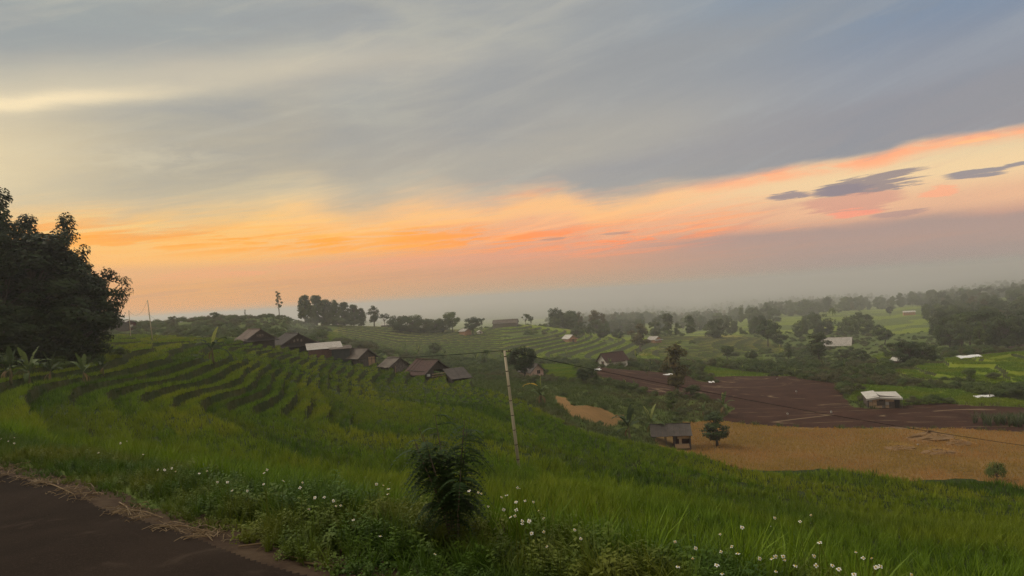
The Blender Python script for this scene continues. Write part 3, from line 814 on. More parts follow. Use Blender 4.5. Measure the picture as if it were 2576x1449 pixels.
# ---- blades, tufts and weeds
def blades(n, h, w, segs, spread, bend, seed, hvar=0.3):
    r = np.random.default_rng(seed)
    V = []; Fq = []
    t = np.linspace(0, 1, segs + 1)
    for k in range(n):
        a = r.uniform(0, 2 * math.pi); rad = spread * math.sqrt(r.uniform())
        b = np.array([math.cos(a) * rad, math.sin(a) * rad, 0])
        oa = a + r.normal(0, 0.8); out = np.array([math.cos(oa), math.sin(oa), 0])
        hh = h * (1 - hvar * r.uniform()); be = bend * r.uniform(0.3, 1.4)
        p = b + np.outer(t, [0, 0, 1]) * hh * (1 - 0.30 * be * t[:, None]) + np.outer(t ** 2, out) * be * hh * 0.75
        sa = oa + math.pi / 2 + r.normal(0, 0.5); side = np.array([math.cos(sa), math.sin(sa), 0.0])
        ww = w * r.uniform(0.7, 1.2) * np.clip(1.02 - t ** 1.7, 0.06, 1)[:, None] * 0.5
        i0 = sum(len(v) for v in V)
        V.append(np.concatenate([p - side * ww, p + side * ww]))
        m = segs + 1
        for q in range(segs): Fq.append((i0 + q, i0 + m + q, i0 + m + q + 1, i0 + q + 1))
    return np.concatenate(V), np.array(Fq)
def leaf_quads(C, N, size, r, aspect=1.6, up=None):
    """diamond leaves at C facing N"""
    n = len(C)
    N = N / np.maximum(np.linalg.norm(N, axis=1, keepdims=True), 1e-6)
    T = np.cross(N, r.normal(size=(n, 3))); T /= np.maximum(np.linalg.norm(T, axis=1, keepdims=True), 1e-6)
    B = np.cross(N, T)
    s = (size * r.uniform(0.6, 1.3, n))[:, None]
    droop = N * s * 0.18
    V = np.stack([C - T * s * aspect * 0.5 - droop, C - B * s * 0.5, C + T * s * aspect * 0.5 - droop, C + B * s * 0.5], 1).reshape(-1, 3)
    return V, np.arange(4 * n).reshape(-1, 4)
def join(parts):
    V = []; Fq = []; k = 0
    for v, f in parts:
        V.append(v); Fq.append(np.asarray(f) + k); k += len(v)
    return np.concatenate(V), np.concatenate(Fq)
def weed(kind, seed):
    r = np.random.default_rng(seed)
    if kind == 'leafy':
        P = []
        for st in range(r.integers(3, 6)):
            a = r.uniform(0, 6.28); lean = r.uniform(0.05, 0.45); h = r.uniform(0.16, 0.36)
            top = np.array([math.cos(a) * lean * h, math.sin(a) * lean * h, h])
            tb = MB().tube([(0, 0, 0), top * 0.55 + np.array([0, 0, 0.02]), top], [0.004, 0.003, 0.002], 3, False)
            P.append((np.array(tb.v), np.array(tb.f)))
            n = r.integers(9, 15); t = np.linspace(0.3, 1.0, n)
            C = np.outer(t, top); an = np.arange(n) * 2.4 + r.uniform(0, 6)
            ls = 0.046 * (1.15 - 0.55 * t)
            D = np.stack([np.cos(an), np.sin(an), 0.25 * np.ones(n)], 1)
            C = C + D * ls[:, None] * 0.8
            for c, d, l in zip(C, D, ls):
                d = d / np.linalg.norm(d); sd = np.cross(d, [0, 0, 1]); sd /= np.linalg.norm(sd)
                tip = c + d * l * 0.95 + np.array([0, 0, -0.3 * l])
                P.append((np.array([c - d * l * 0.8, c - sd * l * 0.42, tip, c + sd * l * 0.42]), np.array([[0, 1, 2, 3]])))
        return join(P)
    if kind == 'cover':
        n = 46
        an = r.uniform(0, 6.28, n); rad = 0.16 * np.sqrt(r.uniform(size=n))
        C = np.stack([np.cos(an) * rad, np.sin(an) * rad, r.uniform(0.02, 0.14, n)], 1)
        N = np.stack([np.cos(an) * 0.4, np.sin(an) * 0.4, np.ones(n)], 1) + r.normal(0, 0.35, (n, 3))
        return leaf_quads(C, N, 0.04, r, 1.2)
    return blades(18, 0.42, 0.011, 3, 0.04, 0.9, seed)
def scat_arrays(n, smin, smax, tilt=0.12, nidx=1, r=rng, zs=None):
    rot = np.stack([r.normal(0, tilt, n), r.normal(0, tilt, n), r.uniform(0, 6.283, n)], 1)
    s = r.uniform(smin, smax, n); scl = np.stack([s, s, s * (zs if zs is not None else 1)], 1)
    return rot, scl, r.integers(0, nidx, n)
def grid_pts(x0, x1, y0, y1, step):
    gx, gy = np.meshgrid(np.arange(x0, x1, step), np.arange(y0, y1, step))
    gx = gx.ravel() + rng.uniform(-.5, .5, gx.size) * step; gy = gy.ravel() + rng.uniform(-.5, .5, gy.size) * step
    return gx, gy
def in_view(x, y, lim=0.735): return (np.abs(np.arctan2(x, y)) < lim) & (y > 1.2)

def near_rice():
    kinds = []
    for k in range(4): kinds.append(np_mesh('rice_clump', *blades(20, 0.56, 0.017, 3, 0.06, 0.42, 100 + k, .42), 'rice leaf'))
    for k in range(3): kinds.append(np_mesh('rice_clump', *blades(22, 0.40, 0.030, 2, 0.20, 0.45, 120 + k, .35), 'rice leaf'))
    for k in range(3): kinds.append(np_mesh('rice_clump', *blades(18, 0.36, 0.065, 2, 0.26, 0.45, 140 + k, .35), 'rice leaf'))
    P = []; I = []; S = []
    bx = []
    for r0, r1, step, i0, ni, s0 in ((2.5, 27, 0.235, 0, 4, 1.0), (27, 62, 0.36, 4, 3, 1.0), (62, 175, 0.62, 7, 3, 1.0)):
        x, y = grid_pts(-r1 * 0.72, r1 * 0.72, 1.5, r1, step)
        r = np.hypot(x, y); k = (r >= r0) & (r < r1) & in_view(x, y)
        x, y = x[k], y[k]; r = r[k]
        a = np.arctan2(x, y); cr = np.interp(a, CA, CR)
        s = road_s(x, y)
        k = (r < cr + 1.5) & (s > 1.25 + 0.25 * fbm(x, y, 90, 2)); x, y = x[k], y[k]
        z, b, isn = land(x, y)
        free = isn & (b < 0.35)
        for hx, hy, hr in CLEAR: free &= np.hypot(x - hx, y - hy) > hr
        bk = isn & (b >= 0.35)
        bx.append(np.stack([x[bk], y[bk], z[bk]], 1)[:: (3 if r0 < 20 else 1)])
        x, y, z = x[free], y[free], z[free]
        P.append(np.stack([x, y, z - 0.02], 1)); I.append(rng.integers(i0, i0 + ni, len(x)))
        hv = 0.90 + 0.12 * fbm(x / 2.5, y / 2.5, 77, 2) + 0.10 * fbm(x / 11, y / 11, 79, 2)
        S.append(hv * rng.uniform(0.78, 1.14, len(x)))
    P = np.concatenate(P); I = np.concatenate(I); S = np.concatenate(S); n = len(P)
    wind = 0.10
    rot = np.stack([rng.normal(0, 0.16, n), rng.normal(wind, 0.16, n), rng.uniform(-0.5, 0.5, n) + rng.integers(0, 4, n) * 1.5708], 1)
    rot[:, 2] = rng.uniform(0, 6.283, n)
    lev = paddy_level(P[:, 0], P[:, 1]); h3 = (lev * 7919 + 13) % 5
    far_ = P[:, 1] > 19 + 2 * fbm(P[:, 0] / 4, P[:, 1] / 4, 12, 1)
    grp = np.where(~far_, 0, np.where(h3 < 2, 0, np.where(h3 < 4, 1, 2)))
    for g, (mt, lab) in enumerate((('rice leaf', 'dense green rice covering the near paddies'), ('rice leaf fresh', 'lighter yellow-green rice on some near terraces'), ('rice leaf deep', 'deeper green rice on some near terraces'))):
        k = grp == g
        kk = kinds if g == 0 else [c.copy() for c in kinds]
        for c in kk: c.materials[0] = MAT[mt]
        scatter('rice_grass', lab, 'rice', P[k], rot[k], np.stack([S[k]] * 3, 1), I[k], kk)
    # grass tufts on the banks, their green darkened to add to the riser shade
    B = np.concatenate(bx); n = len(B)
    kb = [np_mesh('bank_tuft', *blades(16, 0.26, 0.02, 2, 0.12, 1.0, 160 + k), 'bank weed') for k in range(3)]
    rr, sc, ix = scat_arrays(n, 0.45, 1.15, 0.25, 3)
    scatter('bank_grass', 'dark rough grass on the banks between near paddies', 'grass', B, rr, sc, ix, kb)

def verge():
    kinds = [np_mesh('weed', *weed('leafy', 200 + k), 'weed leaf') for k in range(6)] + [np_mesh('weed', *weed('cover', 220 + k), 'weed leaf') for k in range(2)] + \
            [np_mesh('weed', *weed('grass', 230 + k), 'weed leaf') for k in range(2)]
    t = rng.uniform(-5.0, 12.5, 9500); s = rng.uniform(0.06, 2.3, 9500) ** 1.0
    x = ROAD_P[0] - ROAD_N[1] * t + ROAD_N[0] * s; y = ROAD_P[1] + ROAD_N[0] * t + ROAD_N[1] * s
    ss = road_s(x, y)
    keep = (ss > 0.16 + 0.20 * fbm(x * 0.9, y * 0.9, 95, 2)) & (rng.uniform(size=len(x)) < 1 - 0.75 * smooth(ss, 1.2, 2.2)) & (y > 0.6)
    x, y, ss = x[keep], y[keep], ss[keep]
    z = land(x, y)[0]
    n = len(x)
    rr, sc, ix = scat_arrays(n, 0.55, 1.1, 0.2, 10)
    grow = 0.38 + 0.55 * smooth(ss, 0.15, 0.9) + 0.25 * fbm(x * 1.2, y * 1.2, 97, 2)
    ix = np.where((ss < 0.45) & (rng.uniform(size=n) < 0.5), rng.integers(6, 8, n), ix)
    lf = smooth(x, -1.5, -5.0); grow = grow * (1 - .38 * lf)
    ix = np.where((rng.uniform(size=n) < .25 + .5 * lf), rng.integers(8, 10, n), ix)
    sc *= grow[:, None]
    scatter('roadside_weeds', 'tangled leafy weeds along the edge of the road', 'weeds', np.stack([x, y, z], 1), rr, sc, ix, kinds)
    # dry litter where the weeds meet the asphalt
    kd = []
    for k in range(3):
        b = MB()
        for q in range(7):
            a = random.uniform(0, 3.14); L = random.uniform(0.06, 0.20); c = (random.uniform(-.1, .1), random.uniform(-.1, .1))
            d = (math.cos(a) * L, math.sin(a) * L)
            b.tube([(c[0] - d[0] / 2, c[1] - d[1] / 2, 0.005), (c[0], c[1], random.uniform(0.008, 0.03)), (c[0] + d[0] / 2, c[1] + d[1] / 2, 0.006)], 0.0028, 3, False)
        kd.append(b.mesh('litter', 'dry straw stalk'))
    t = rng.uniform(-3, 12, 260); s = rng.normal(0.07, 0.09, 260)
    x = ROAD_P[0] - ROAD_N[1] * t + ROAD_N[0] * s; y = ROAD_P[1] + ROAD_N[0] * t + ROAD_N[1] * s
    cl = fbm(t * 1.6, s, 99, 2); k = (cl > -0.1); x, y = x[k], y[k]
    rr, sc, ix = scat_arrays(len(x), 0.5, 1.2, 0.05, 3)
    scatter('dry_litter', 'brown dry stalks and crumbs littering the edge of the road', 'litter', np.stack([x, y, land(x, y)[0] + 0.006], 1), rr, sc, ix, kd)

# ---- trees
def crown_clumps(kind, r):
    c = []
    if kind == 'round':
        for k in range(34):
            d = r.normal(size=3); d /= np.linalg.norm(d); q = r.uniform(0.35, 1) ** 0.5
            c.append((d[0] * .36 * q, d[1] * .36 * q, .60 + d[2] * .33 * q, r.uniform(.09, .15)))
    elif kind == 'tall':
        for k in range(34):
            h = r.uniform(0.24, 0.96); w = .20 * math.sin(math.pi * min(1, (h - .12) / .92)) ** .7 + .03
            a = r.uniform(0, 6.28); q = r.uniform(.2, 1)
            c.append((math.cos(a) * w * q, math.sin(a) * w * q, h, r.uniform(.07, .12)))
    elif kind == 'sparse':
        for k in range(13):
            h = 0.42 + 0.56 * k / 12; a = k * 2.4 + r.uniform(-.5, .5); w = r.uniform(.05, .17) * (1.15 - .55 * (k / 12))
            c.append((math.cos(a) * w, math.sin(a) * w, h, r.uniform(.045, .075)))
    elif kind == 'umbrella':
        for k in range(16):
            a = r.uniform(0, 6.28); q = math.sqrt(r.uniform()) * .34
            c.append((math.cos(a) * q, math.sin(a) * q, r.uniform(.70, .97) - q * .35, r.uniform(.08, .13)))
    elif kind == 'column':
        for k in range(70):
            h = r.uniform(0.04, 0.97); w = .20 * math.sin(math.pi * (h * .86 + .13)) ** .62
            a = r.uniform(0, 6.28); q = r.uniform(.3, 1) ** .5
            c.append((math.cos(a) * w * q, math.sin(a) * w * q, h, r.uniform(.06, .11)))
    elif kind == 'dome':
        for k in range(42):
            d = r.normal(size=3); d /= np.linalg.norm(d); q = r.uniform(0.45, 1) ** 0.5
            c.append((d[0] * .40 * q, d[1] * .40 * q, .48 + d[2] * .44 * q, r.uniform(.09, .16)))
    elif kind == 'bush':
        for k in range(20):
            d = r.normal(size=3); d /= np.linalg.norm(d); q = r.uniform(.3, 1) ** .5
            c.append((d[0] * .5 * q, d[1] * .5 * q, .36 + abs(d[2]) * .45 * q - .12 * r.uniform(), r.uniform(.14, .24)))
    elif kind == 'stump':
        for k in range(4):
            c.append((r.uniform(-.06, .10), r.uniform(-.06, .06), .35 + .19 * k, r.uniform(.07, .11)))
    return np.array(c)
def make_tree(kind, seed, leaf='tree leaf dark', bark='bark', n_leaf=70, ls=0.034, tr=0.022, ragged=False):
    r = np.random.default_rng(seed)
    C = crown_clumps(kind, r)
    if ragged:
        C = np.concatenate([C, C, C]); C[:, :3] += r.normal(0, .03, (len(C), 3)); C[:, 3] *= .55
    P = []; zc = C[:, 2].mean() - .12
    for cx, cy, cz, cr in C:
        n = max(8, int(n_leaf * (cr / .1) ** 1.6 * (0.45 if kind == 'bush' else 1)))
        d = r.normal(size=(n, 3)); d /= np.linalg.norm(d, axis=1, keepdims=True)
        q = r.uniform(0.15, 1, (n, 1)) ** 0.45
        pos = np.array([cx, cy, cz]) + d * q * cr * np.array([1, 1, .78])
        gl = pos - np.array([0, 0, zc]); gl /= np.maximum(np.linalg.norm(gl, axis=1, keepdims=True), .05)
        nn = d * 0.6 + gl * 1.0 + np.array([0, 0, 0.25]) + r.normal(0, .38, (n, 3))
        P.append(leaf_quads(pos, nn, ls * (1.3 if kind == 'bush' else 1), r, 1.5))
    crown = np_mesh('crown', *join(P), leaf)
    b = MB()
    topz = {'round': .62, 'tall': .9, 'sparse': .97, 'umbrella': .6, 'column': .85, 'dome': .5, 'bush': .35, 'stump': .95}[kind]
    lean = r.normal(0, .02, 2)
    pts = [(lean[0] * t * 2 + r.normal(0, .006), lean[1] * t * 2, t * topz - 0.02) for t in np.linspace(0, 1, 6)]
    b.tube(pts, [tr * (1.25 - .95 * t) for t in np.linspace(0, 1, 6)], 7)
    for cx, cy, cz, cr in C[:: (2 if kind in ('round', 'tall', 'column') else 1)]:
        zz = min(cz - cr * .3, topz) * r.uniform(.55, .85); t = max(zz, .02) / topz
        s = Vector((lean[0] * t * 2, lean[1] * t * 2, zz)); e = Vector((cx, cy, cz))
        m = (s + e) / 2 + Vector((0, 0, -.02))
        b.tube([s, m, e], [tr * .42, tr * .28, tr * .10], 4, False)
    return b.mesh('trunk', bark, True), crown
TREES = {}
def tree_kind(key, n=3, **kw):
    TREES[key] = [make_tree(seed=abs(hash_(key)) % 9999 + k, **kw) for k in range(n)]
def hash_(s): return sum((i + 3) * ord(c) * 131 for i, c in enumerate(s))
tree_kind('round dark', 4, kind='round'); tree_kind('round green', 3, kind='round', leaf='tree leaf green')
tree_kind('round dusky', 3, kind='round', leaf='tree leaf dusky', n_leaf=80)
tree_kind('tall olive', 3, kind='tall', leaf='tree leaf olive', bark='pale bark'); tree_kind('tall dark', 4, kind='tall')
tree_kind('tall green', 3, kind='tall', leaf='tree leaf green')
tree_kind('sparse', 3, kind='sparse', leaf='tree leaf dark', n_leaf=95, tr=0.016); tree_kind('umbrella', 3, kind='umbrella')
tree_kind('dome', 4, kind='dome'); tree_kind('dome green', 3, kind='dome', leaf='tree leaf green'); tree_kind('column green', 3, kind='column', leaf='tree leaf green', ls=0.04); tree_kind('column', 4, kind='column', ls=0.04); tree_kind('stump', 2, kind='stump', n_leaf=60, tr=0.045)
tree_kind('bush', 4, kind='bush', leaf='bush leaf'); tree_kind('bush green', 3, kind='bush', leaf='tree leaf green')
def make_palm(seed):
    r = np.random.default_rng(seed); P = []
    for k in range(15):
        a = k * 2.4 + r.uniform(-.3, .3); up = r.uniform(-.3, 1.1)
        t = np.linspace(0, 1, 8); L = r.uniform(.24, .32)
        out = np.array([math.cos(a), math.sin(a), 0]); sd = np.array([-math.sin(a), math.cos(a), 0])
        C = np.array([0, 0, .9]) + np.outer(t, out) * L + np.outer(up * t - (1.1 + .5 * up) * t ** 2, [0, 0, 1]) * L
        w = .045 * np.sin(np.pi * np.clip(t * .9 + .1, 0, 1))[:, None]
        for s in (-1, 1):
            E = C + sd * s * w - np.array([0, 0, .5]) * w
            for q in range(7): P.append((np.array([C[q], C[q + 1], E[q + 1], E[q]]), np.array([[0, 1, 2, 3]])))
    tm = MB().tube([(0, 0, -.02), (.02, .01, .3), (.03, 0, .6), (0, 0, .9)], [.022, .016, .014, .012], 6).mesh('trunk', 'pale bark', True)
    return tm, np_mesh('crown', *join(P), 'tree leaf green')
TREES['palm'] = [make_palm(700 + k) for k in range(3)]
def tree(key, U, V, hpx, label, width=1.0, name='tree', cat='tree', group=None, dmin=0.0, pick=None, sink=0.0, at=None, H=None, dmax=25000):
    p = at if at is not None else hit(U, V, 0, dmin, dmax)
    h = H if H else hpx * p[1] / F
    k = random.randrange(len(TREES[key])) if pick is None else pick
    tm, cm = TREES[key][k]
    e = thing(name, label, cat, (p[0], p[1], p[2] - sink), random.uniform(0, 6.28), group)
    e.scale = (h * width, h * width, h)
    link('stem' if 'bush' in key else 'trunk', tm, e); link('crown', cm, e)
    return e

# ---- banana plants
def banana_leaf(L, W, rise, seed, tear=True, droop=1.0):
    """one leaf starting at the origin, going out along +x"""
    r = np.random.default_rng(seed); n = 11
    V = []; Fq = []
    t = np.linspace(0, 1, n)
    ang = rise - droop * 1.9 * t ** 1.6
    xs = np.concatenate([[0], np.cumsum(np.cos(ang[:-1]) * L / (n - 1))]); zs = np.concatenate([[0], np.cumsum(np.sin(ang[:-1]) * L / (n - 1))])
    prof = np.where(t < .14, .05, np.sin(np.pi * np.clip((t - .10) / .93, 0, 1)) ** .55) * W / 2
    mid = np.stack([xs, np.zeros(n), zs], 1)
    parts = []
    for s in (-1, 1):
        w = prof * r.uniform(.82, 1.05, n)
        fold = 0.55 + .2 * r.uniform(size=n)
        nx = -np.sin(ang); nz = np.cos(ang)
        edge = mid + np.stack([nx * w * .35 * (fold - .2) * 1.0, s * w * np.cos(fold * .7), nz * w * .30 - w * .22 * t], 1)
        for q in range(n - 1):
            a, b, c, d = mid[q], mid[q + 1], edge[q + 1], edge[q]
            if tear and q > 2 and r.uniform() < .4:
                c = c * .5 + (edge[q] + b - a) * .5 - np.array([0, 0, .06 * L]) * r.uniform(); 
            parts.append((np.array([a, b, c, d]), np.array([[0, 1, 2, 3]])))
    tb = MB().tube([mid[0], mid[3], mid[6], mid[n - 2]], [L * .014, L * .011, L * .007, L * .003], 4, False)
    parts.append((np.array(tb.v), np.array(tb.f)))
    return join(parts)
BLEAF = {}
def bleaf(mat, shape):
    key = (mat, shape)
    if key not in BLEAF:
        L, W, rise, droop = {'up': (1.0, .27, 1.35, .25), 'arch': (1.0, .26, .95, .85), 'wide': (1.0, .27, .55, .7), 'hang': (.9, .22, .1, .95), 'dead': (.8, .16, -.6, .7), 'spear': (1.0, .09, 1.5, .05)}[shape]
        BLEAF[key] = [np_mesh('leaf', *banana_leaf(L, W, rise, abs(hash_(mat + shape)) % 999 + k, shape not in ('spear',), droop), mat) for k in range(2)]
    return random.choice(BLEAF[key])
STEM = MB().tube([(0, 0, -.06), (.01, 0, .25), (.02, .01, .6), (.02, .01, 1.0)], [.085, .075, .055, .03], 8).mesh('pseudostem', 'banana stem', True)
def banana(U, V, hpx, label, mat='banana leaf', n=8, group=None, dmin=0.0, extra=(), at=None, stemf=.42, dead=2, seed=None, up='up'):
    st = random.getstate()
    if seed is not None: random.seed(seed)
    p = at if at is not None else hit(U, V, 0, dmin)
    h = hpx * p[1] / F
    e = thing('banana_plant', label, 'banana plant', p, random.uniform(0, 6.28), group)
    s = link('pseudostem', STEM, e, scale=(h * .5, h * .5, h * stemf))
    a0 = random.uniform(0, 6)
    for k in range(n):
        sh = up if k < 2 else ('arch' if k < 2 + (n - 2) * .6 else ('wide' if k < n - 1 else 'hang'))
        o = link('leaf', bleaf(mat, sh), e, (0.02 * h, 0.01 * h, h * stemf * (1.0 - .02 * k)))
        o.rotation_euler = (random.uniform(-.15, .15), random.uniform(-.12, .12), a0 + k * 2.4)
        o.scale = (h * random.uniform(.5, .68),) * 3
    for k in range(dead):
        o = link('leaf', bleaf('banana leaf dry', 'dead'), e, (0, 0, h * stemf * .9)); o.rotation_euler = (0, 0, random.uniform(0, 6.28)); o.scale = (h * .4,) * 3
    for m, sh, az, sc, zf, lab in extra:
        o = link('leaf', bleaf(m, sh), e, (0.02 * h, 0, h * stemf * zf)); o.rotation_euler = (0, 0, az - e.rotation_euler[2]); o.scale = (h * sc,) * 3
        if lab: o['label'] = lab
    if seed is not None: random.setstate(st)
    return e

# ------------------------------------------------------------------ building materials
plain('weathered plank', (0.066, 0.055, 0.046), (0.140, 0.118, 0.098), 5, stretch=(6, 6, 0.5), bmp=0.4)
plain('pale plank', (0.34, 0.22, 0.13), (0.44, 0.30, 0.18), 5, stretch=(6, 6, 0.5))
plain('woven bamboo', (0.26, 0.225, 0.20), (0.13, 0.10, 0.085), 5, bmp=0.3, detail=6)
plain('brown board', (0.070, 0.052, 0.041), (0.115, 0.088, 0.070), 4)
plain('dark opening', (0.012, 0.010, 0.009), (0.02, 0.016, 0.014), 2)  # near-black colour standing in for the unlit inside of doorways and windows
plain('grey roof sheet', (0.070, 0.052, 0.040), (0.150, 0.122, 0.098), 1.0, stretch=(1, .4, 1), detail=6)
plain('pale roof sheet', (0.30, 0.27, 0.235), (0.40, 0.37, 0.33), 1.4, detail=6)
plain('white roof sheet', (0.44, 0.41, 0.36), (0.53, 0.50, 0.45), 1.5, detail=6)
plain('slate roof sheet', (0.052, 0.042, 0.036), (0.085, 0.070, 0.060), 1.6, detail=6)
plain('red clay tile', (0.038, 0.020, 0.016), (0.085, 0.040, 0.030), 6, detail=6, bmp=0.9, bdist=0.08)
plain('dark thatch', (0.022, 0.016, 0.013), (0.048, 0.036, 0.028), 7, stretch=(4, 1, 1), bmp=0.9, bdist=0.06)
plain('tan roof sheet', (0.085, 0.058, 0.044), (0.130, 0.092, 0.070), 2, detail=5)
plain('orange tile', (0.30, 0.135, 0.075), (0.38, 0.19, 0.11), 3)
plain('brick', (0.14, 0.075, 0.058), (0.20, 0.115, 0.09), 6)
plain('white wall', (0.66, 0.60, 0.54), (0.74, 0.69, 0.63), 2)
plain('pink wall', (0.55, 0.36, 0.30), (0.62, 0.43, 0.36), 2)
plain('orange wall', (0.42, 0.22, 0.13), (0.52, 0.30, 0.19), 2)
plain('red paint', (0.115, 0.030, 0.024), (0.085, 0.024, 0.020), 3)
plain('grey tarp', (0.045, 0.050, 0.050), (0.070, 0.074, 0.070), 3, rough=0.5)
plain('white plastic', (0.78, 0.77, 0.74), (0.70, 0.69, 0.66), 3, rough=0.45)
plain('bamboo', (0.36, 0.30, 0.21), (0.50, 0.43, 0.31), 5, stretch=(1, 1, .2), rough=0.5)
plain('bamboo node', (0.075, 0.058, 0.042), (0.11, 0.085, 0.06), 9)
plain('wire black', (0.018, 0.018, 0.018), (0.025, 0.025, 0.025), 5)
plain('tawny board', (0.40, 0.26, 0.155), (0.52, 0.36, 0.22), 2.5, detail=5)
plain('straw heap', (0.18, 0.105, 0.042), (0.25, 0.145, 0.060), 7, bmp=.9, bdist=.1)
CLEAR = []
def hut(name, label, U, V, rz, W, D, hw, hr, wall, roof, oh=.35, sheets=4, front='wall', sides=True, door=None, skirt=None, posts=False, planks=None, windows=(), cat='hut', group=None, dmin=0.0, sag=0.03,
        at=None, hip=False, clear=True, sink=0.15, sheet_seed=1):
    """gable hut, ridge along local y, front gable towards -y"""
    r = random.Random(sheet_seed + int(U))
    p = at if at is not None else hit(U, V, 0, dmin, 104 if dmin < 30 else 150 if dmin < 90 else (450 if dmin < 300 else 1500))
    R = Matrix.Rotation(rz, 3, 'Z')
    o0 = Vector(p) + R @ Vector((0, D / 2, 0))
    zmin = min(landz(*(o0 + R @ Vector((sx * W / 2, sy * D / 2, 0)))[:2]) for sx in (-1, 1) for sy in (-1, 1)) if clear else o0[2]
    e = thing(name, label, cat, (o0[0], o0[1], p[2] - sink), rz, group)
    base = min(0, zmin - p[2])
    if clear: CLEAR.append((o0[0], o0[1], max(W, D) * .62))
    x, y = W / 2, D / 2; t = .08
    gab = lambda yy: [(-x, yy, base), (x, yy, base), (x, yy, hw), (0, yy, hw + hr), (-x, yy, hw)]
    if front == 'wall': MB().prism(gab(-y), t).build('front_wall', wall, e)
    elif front == 'gable': MB().prism([(-x, -y, hw), (x, -y, hw), (0, -y, hw + hr)], t).build('gable_board', wall, e)
    MB().prism(gab(y - t), t).build('back_wall', wall, e) if sides or front == 'wall' else None
    if sides:
        for s in (-1, 1): MB().box((s * (x - t / 2), 0, (hw + base) / 2), (t, D - 2 * t - .01, hw - base)).build('side_wall', wall, e)
    # roof slopes in sheets
    sl = hr / x
    for s in (-1, 1):
        ye = [-y - oh + (D + 2 * oh) * k / sheets for k in range(sheets + 1)]
        for k in range(sheets):
            dz = r.uniform(-.012, .014) + (.012 if k % 2 else 0)
            sg = -sag * math.sin(math.pi * (k + .5) / sheets)
            xe = x + oh + r.uniform(-.05, .05)
            z0 = hw + hr + .05 + dz + sg; z1 = hw + hr - sl * xe + .05 + dz + sg
            q = [(s * .0, ye[k] + .004, z0), (s * .0, ye[k + 1] - .004, z0), (s * xe, ye[k + 1] - .004, z1), (s * xe, ye[k] + .004, z1)]
            if s > 0: q = q[::-1]
            MB().slab(q, .045).build('roof_sheet', roof, e)
    MB().tube([(0, -y - oh, hw + hr + .06), (0, y + oh, hw + hr + .06)], .07, 5).build('ridge', roof, e)
    for s in (-1, 1):
        MB().slab([(0, -y - oh - .03, hw + hr + .05), (s * (x + oh), -y - oh - .03, hw - sl * oh + .03), (s * (x + oh), -y - oh - .03, hw - sl * oh - .09), (0, -y - oh - .03, hw + hr - .07)][::s], .03).build('rafter', 'weathered plank', e)
    if door:
        dx, dw, dh, dm = door
        d = MB().box((dx, -y - .04, dh / 2), (dw, .05, dh)).build('door', dm, e)
        MB().box((dx, -y - .075, dh * .5), (.06, .02, dh * .9)).build('door_rail', 'weathered plank', d)
        for s in (-1, 1): MB().box((dx + s * (dw / 2 + .04), -y - .05, dh / 2), (.07, .07, dh + .06)).build('door_post', 'pale plank', d)
    if planks:
        n, pm = planks
        for k in range(n):
            px = -x + .06 + (W - .12) * (k + .5) / n
            if door and abs(px - door[0]) < door[1] / 2 + .1: continue
            ht = hw + hr * (1 - abs(px) / x) - .12
            MB().box((px, -y - .022, (ht + base) / 2), ((W - .12) / n - .025, .03, ht - base)).build('plank', pm, e)
    if skirt:
        sm, sd, sz = skirt   # pent roof under the front gable
        q = [(-x - oh, -y - .02, sz), (-x - oh - .1, -y - sd, sz - sd * .45), (x + oh + .1, -y - sd, sz - sd * .45), (x + oh, -y - .02, sz)]
        MB().slab(q, .06).build('pent_roof', sm, e)
    if posts:
        for sx in (-1, 1):
            for sy in (-1, 1): MB().tube([(sx * (x + .05), sy * (y + .1), base - .2), (sx * (x + .05), sy * (y + .1), hw + .03)], .055, 6).build('post', 'weathered plank', e)
        for sx in (-1, 1): MB().box((sx * (x + .05), 0, hw - .05), (.08, D + .2, .1)).build('beam', 'weathered plank', e)
    for (wx, wz, ww, wh, wm) in windows:
        w = MB().box((wx, -y - .02, wz), (ww, .05, wh)).build('window', wm, e)
        MB().box((wx, -y - .05, wz), (.04, .03, wh)).build('mullion', 'pale plank', w)
    return e
def lean_to(name, label, U, V, rz, W, D, h0, h1, wall, roof, sheets=4, oh=.3, cat='shed', dmin=0.0, sides=True, front=True, posts=False, clear=True):
    """single-slope shed: low edge towards -y"""
    p = hit(U, V, 0, dmin, 104); R = Matrix.Rotation(rz, 3, 'Z'); o0 = p + R @ Vector((0, D / 2, 0))
    e = thing(name, label, cat, (o0[0], o0[1], p[2] - .15), rz)
    if clear: CLEAR.append((o0[0], o0[1], max(W, D) * .6))
    x, y = W / 2, D / 2; sl = (h1 - h0) / D
    if front: MB().box((0, -y, h0 / 2 - .4), (W, .08, h0 + .8)).build('front_wall', wall, e)
    if sides:
        MB().box((0, y, h1 / 2 - .4), (W, .08, h1 + .8)).build('back_wall', wall, e)
        for s in (-1, 1): MB().prism([(s * x, -y + .05, -.8), (s * x, y - .05, -.8), (s * x, y - .05, h1), (s * x, -y + .05, h0)][::s], .07).build('side_wall', wall, e)
    for k in range(sheets):
        xa, xb = -x - oh + (W + 2 * oh) * k / sheets + .004, -x - oh + (W + 2 * oh) * (k + 1) / sheets - .004
        dz = .05 + random.uniform(-.012, .02)
        MB().slab([(xa, -y - oh, h0 - sl * oh + dz), (xb, -y - oh, h0 - sl * oh + dz), (xb, y + oh, h1 + sl * oh + dz), (xa, y + oh, h1 + sl * oh + dz)], .04).build('roof_sheet', roof, e)
    if posts:
        for sx in (-1, 1):
            for sy, hh in ((-1, h0), (1, h1)): MB().tube([(sx * (x - .05), sy * (y - .05), -.8), (sx * (x - .05), sy * (y - .05), hh)], .05, 6).build('post', 'weathered plank', e)
    return e

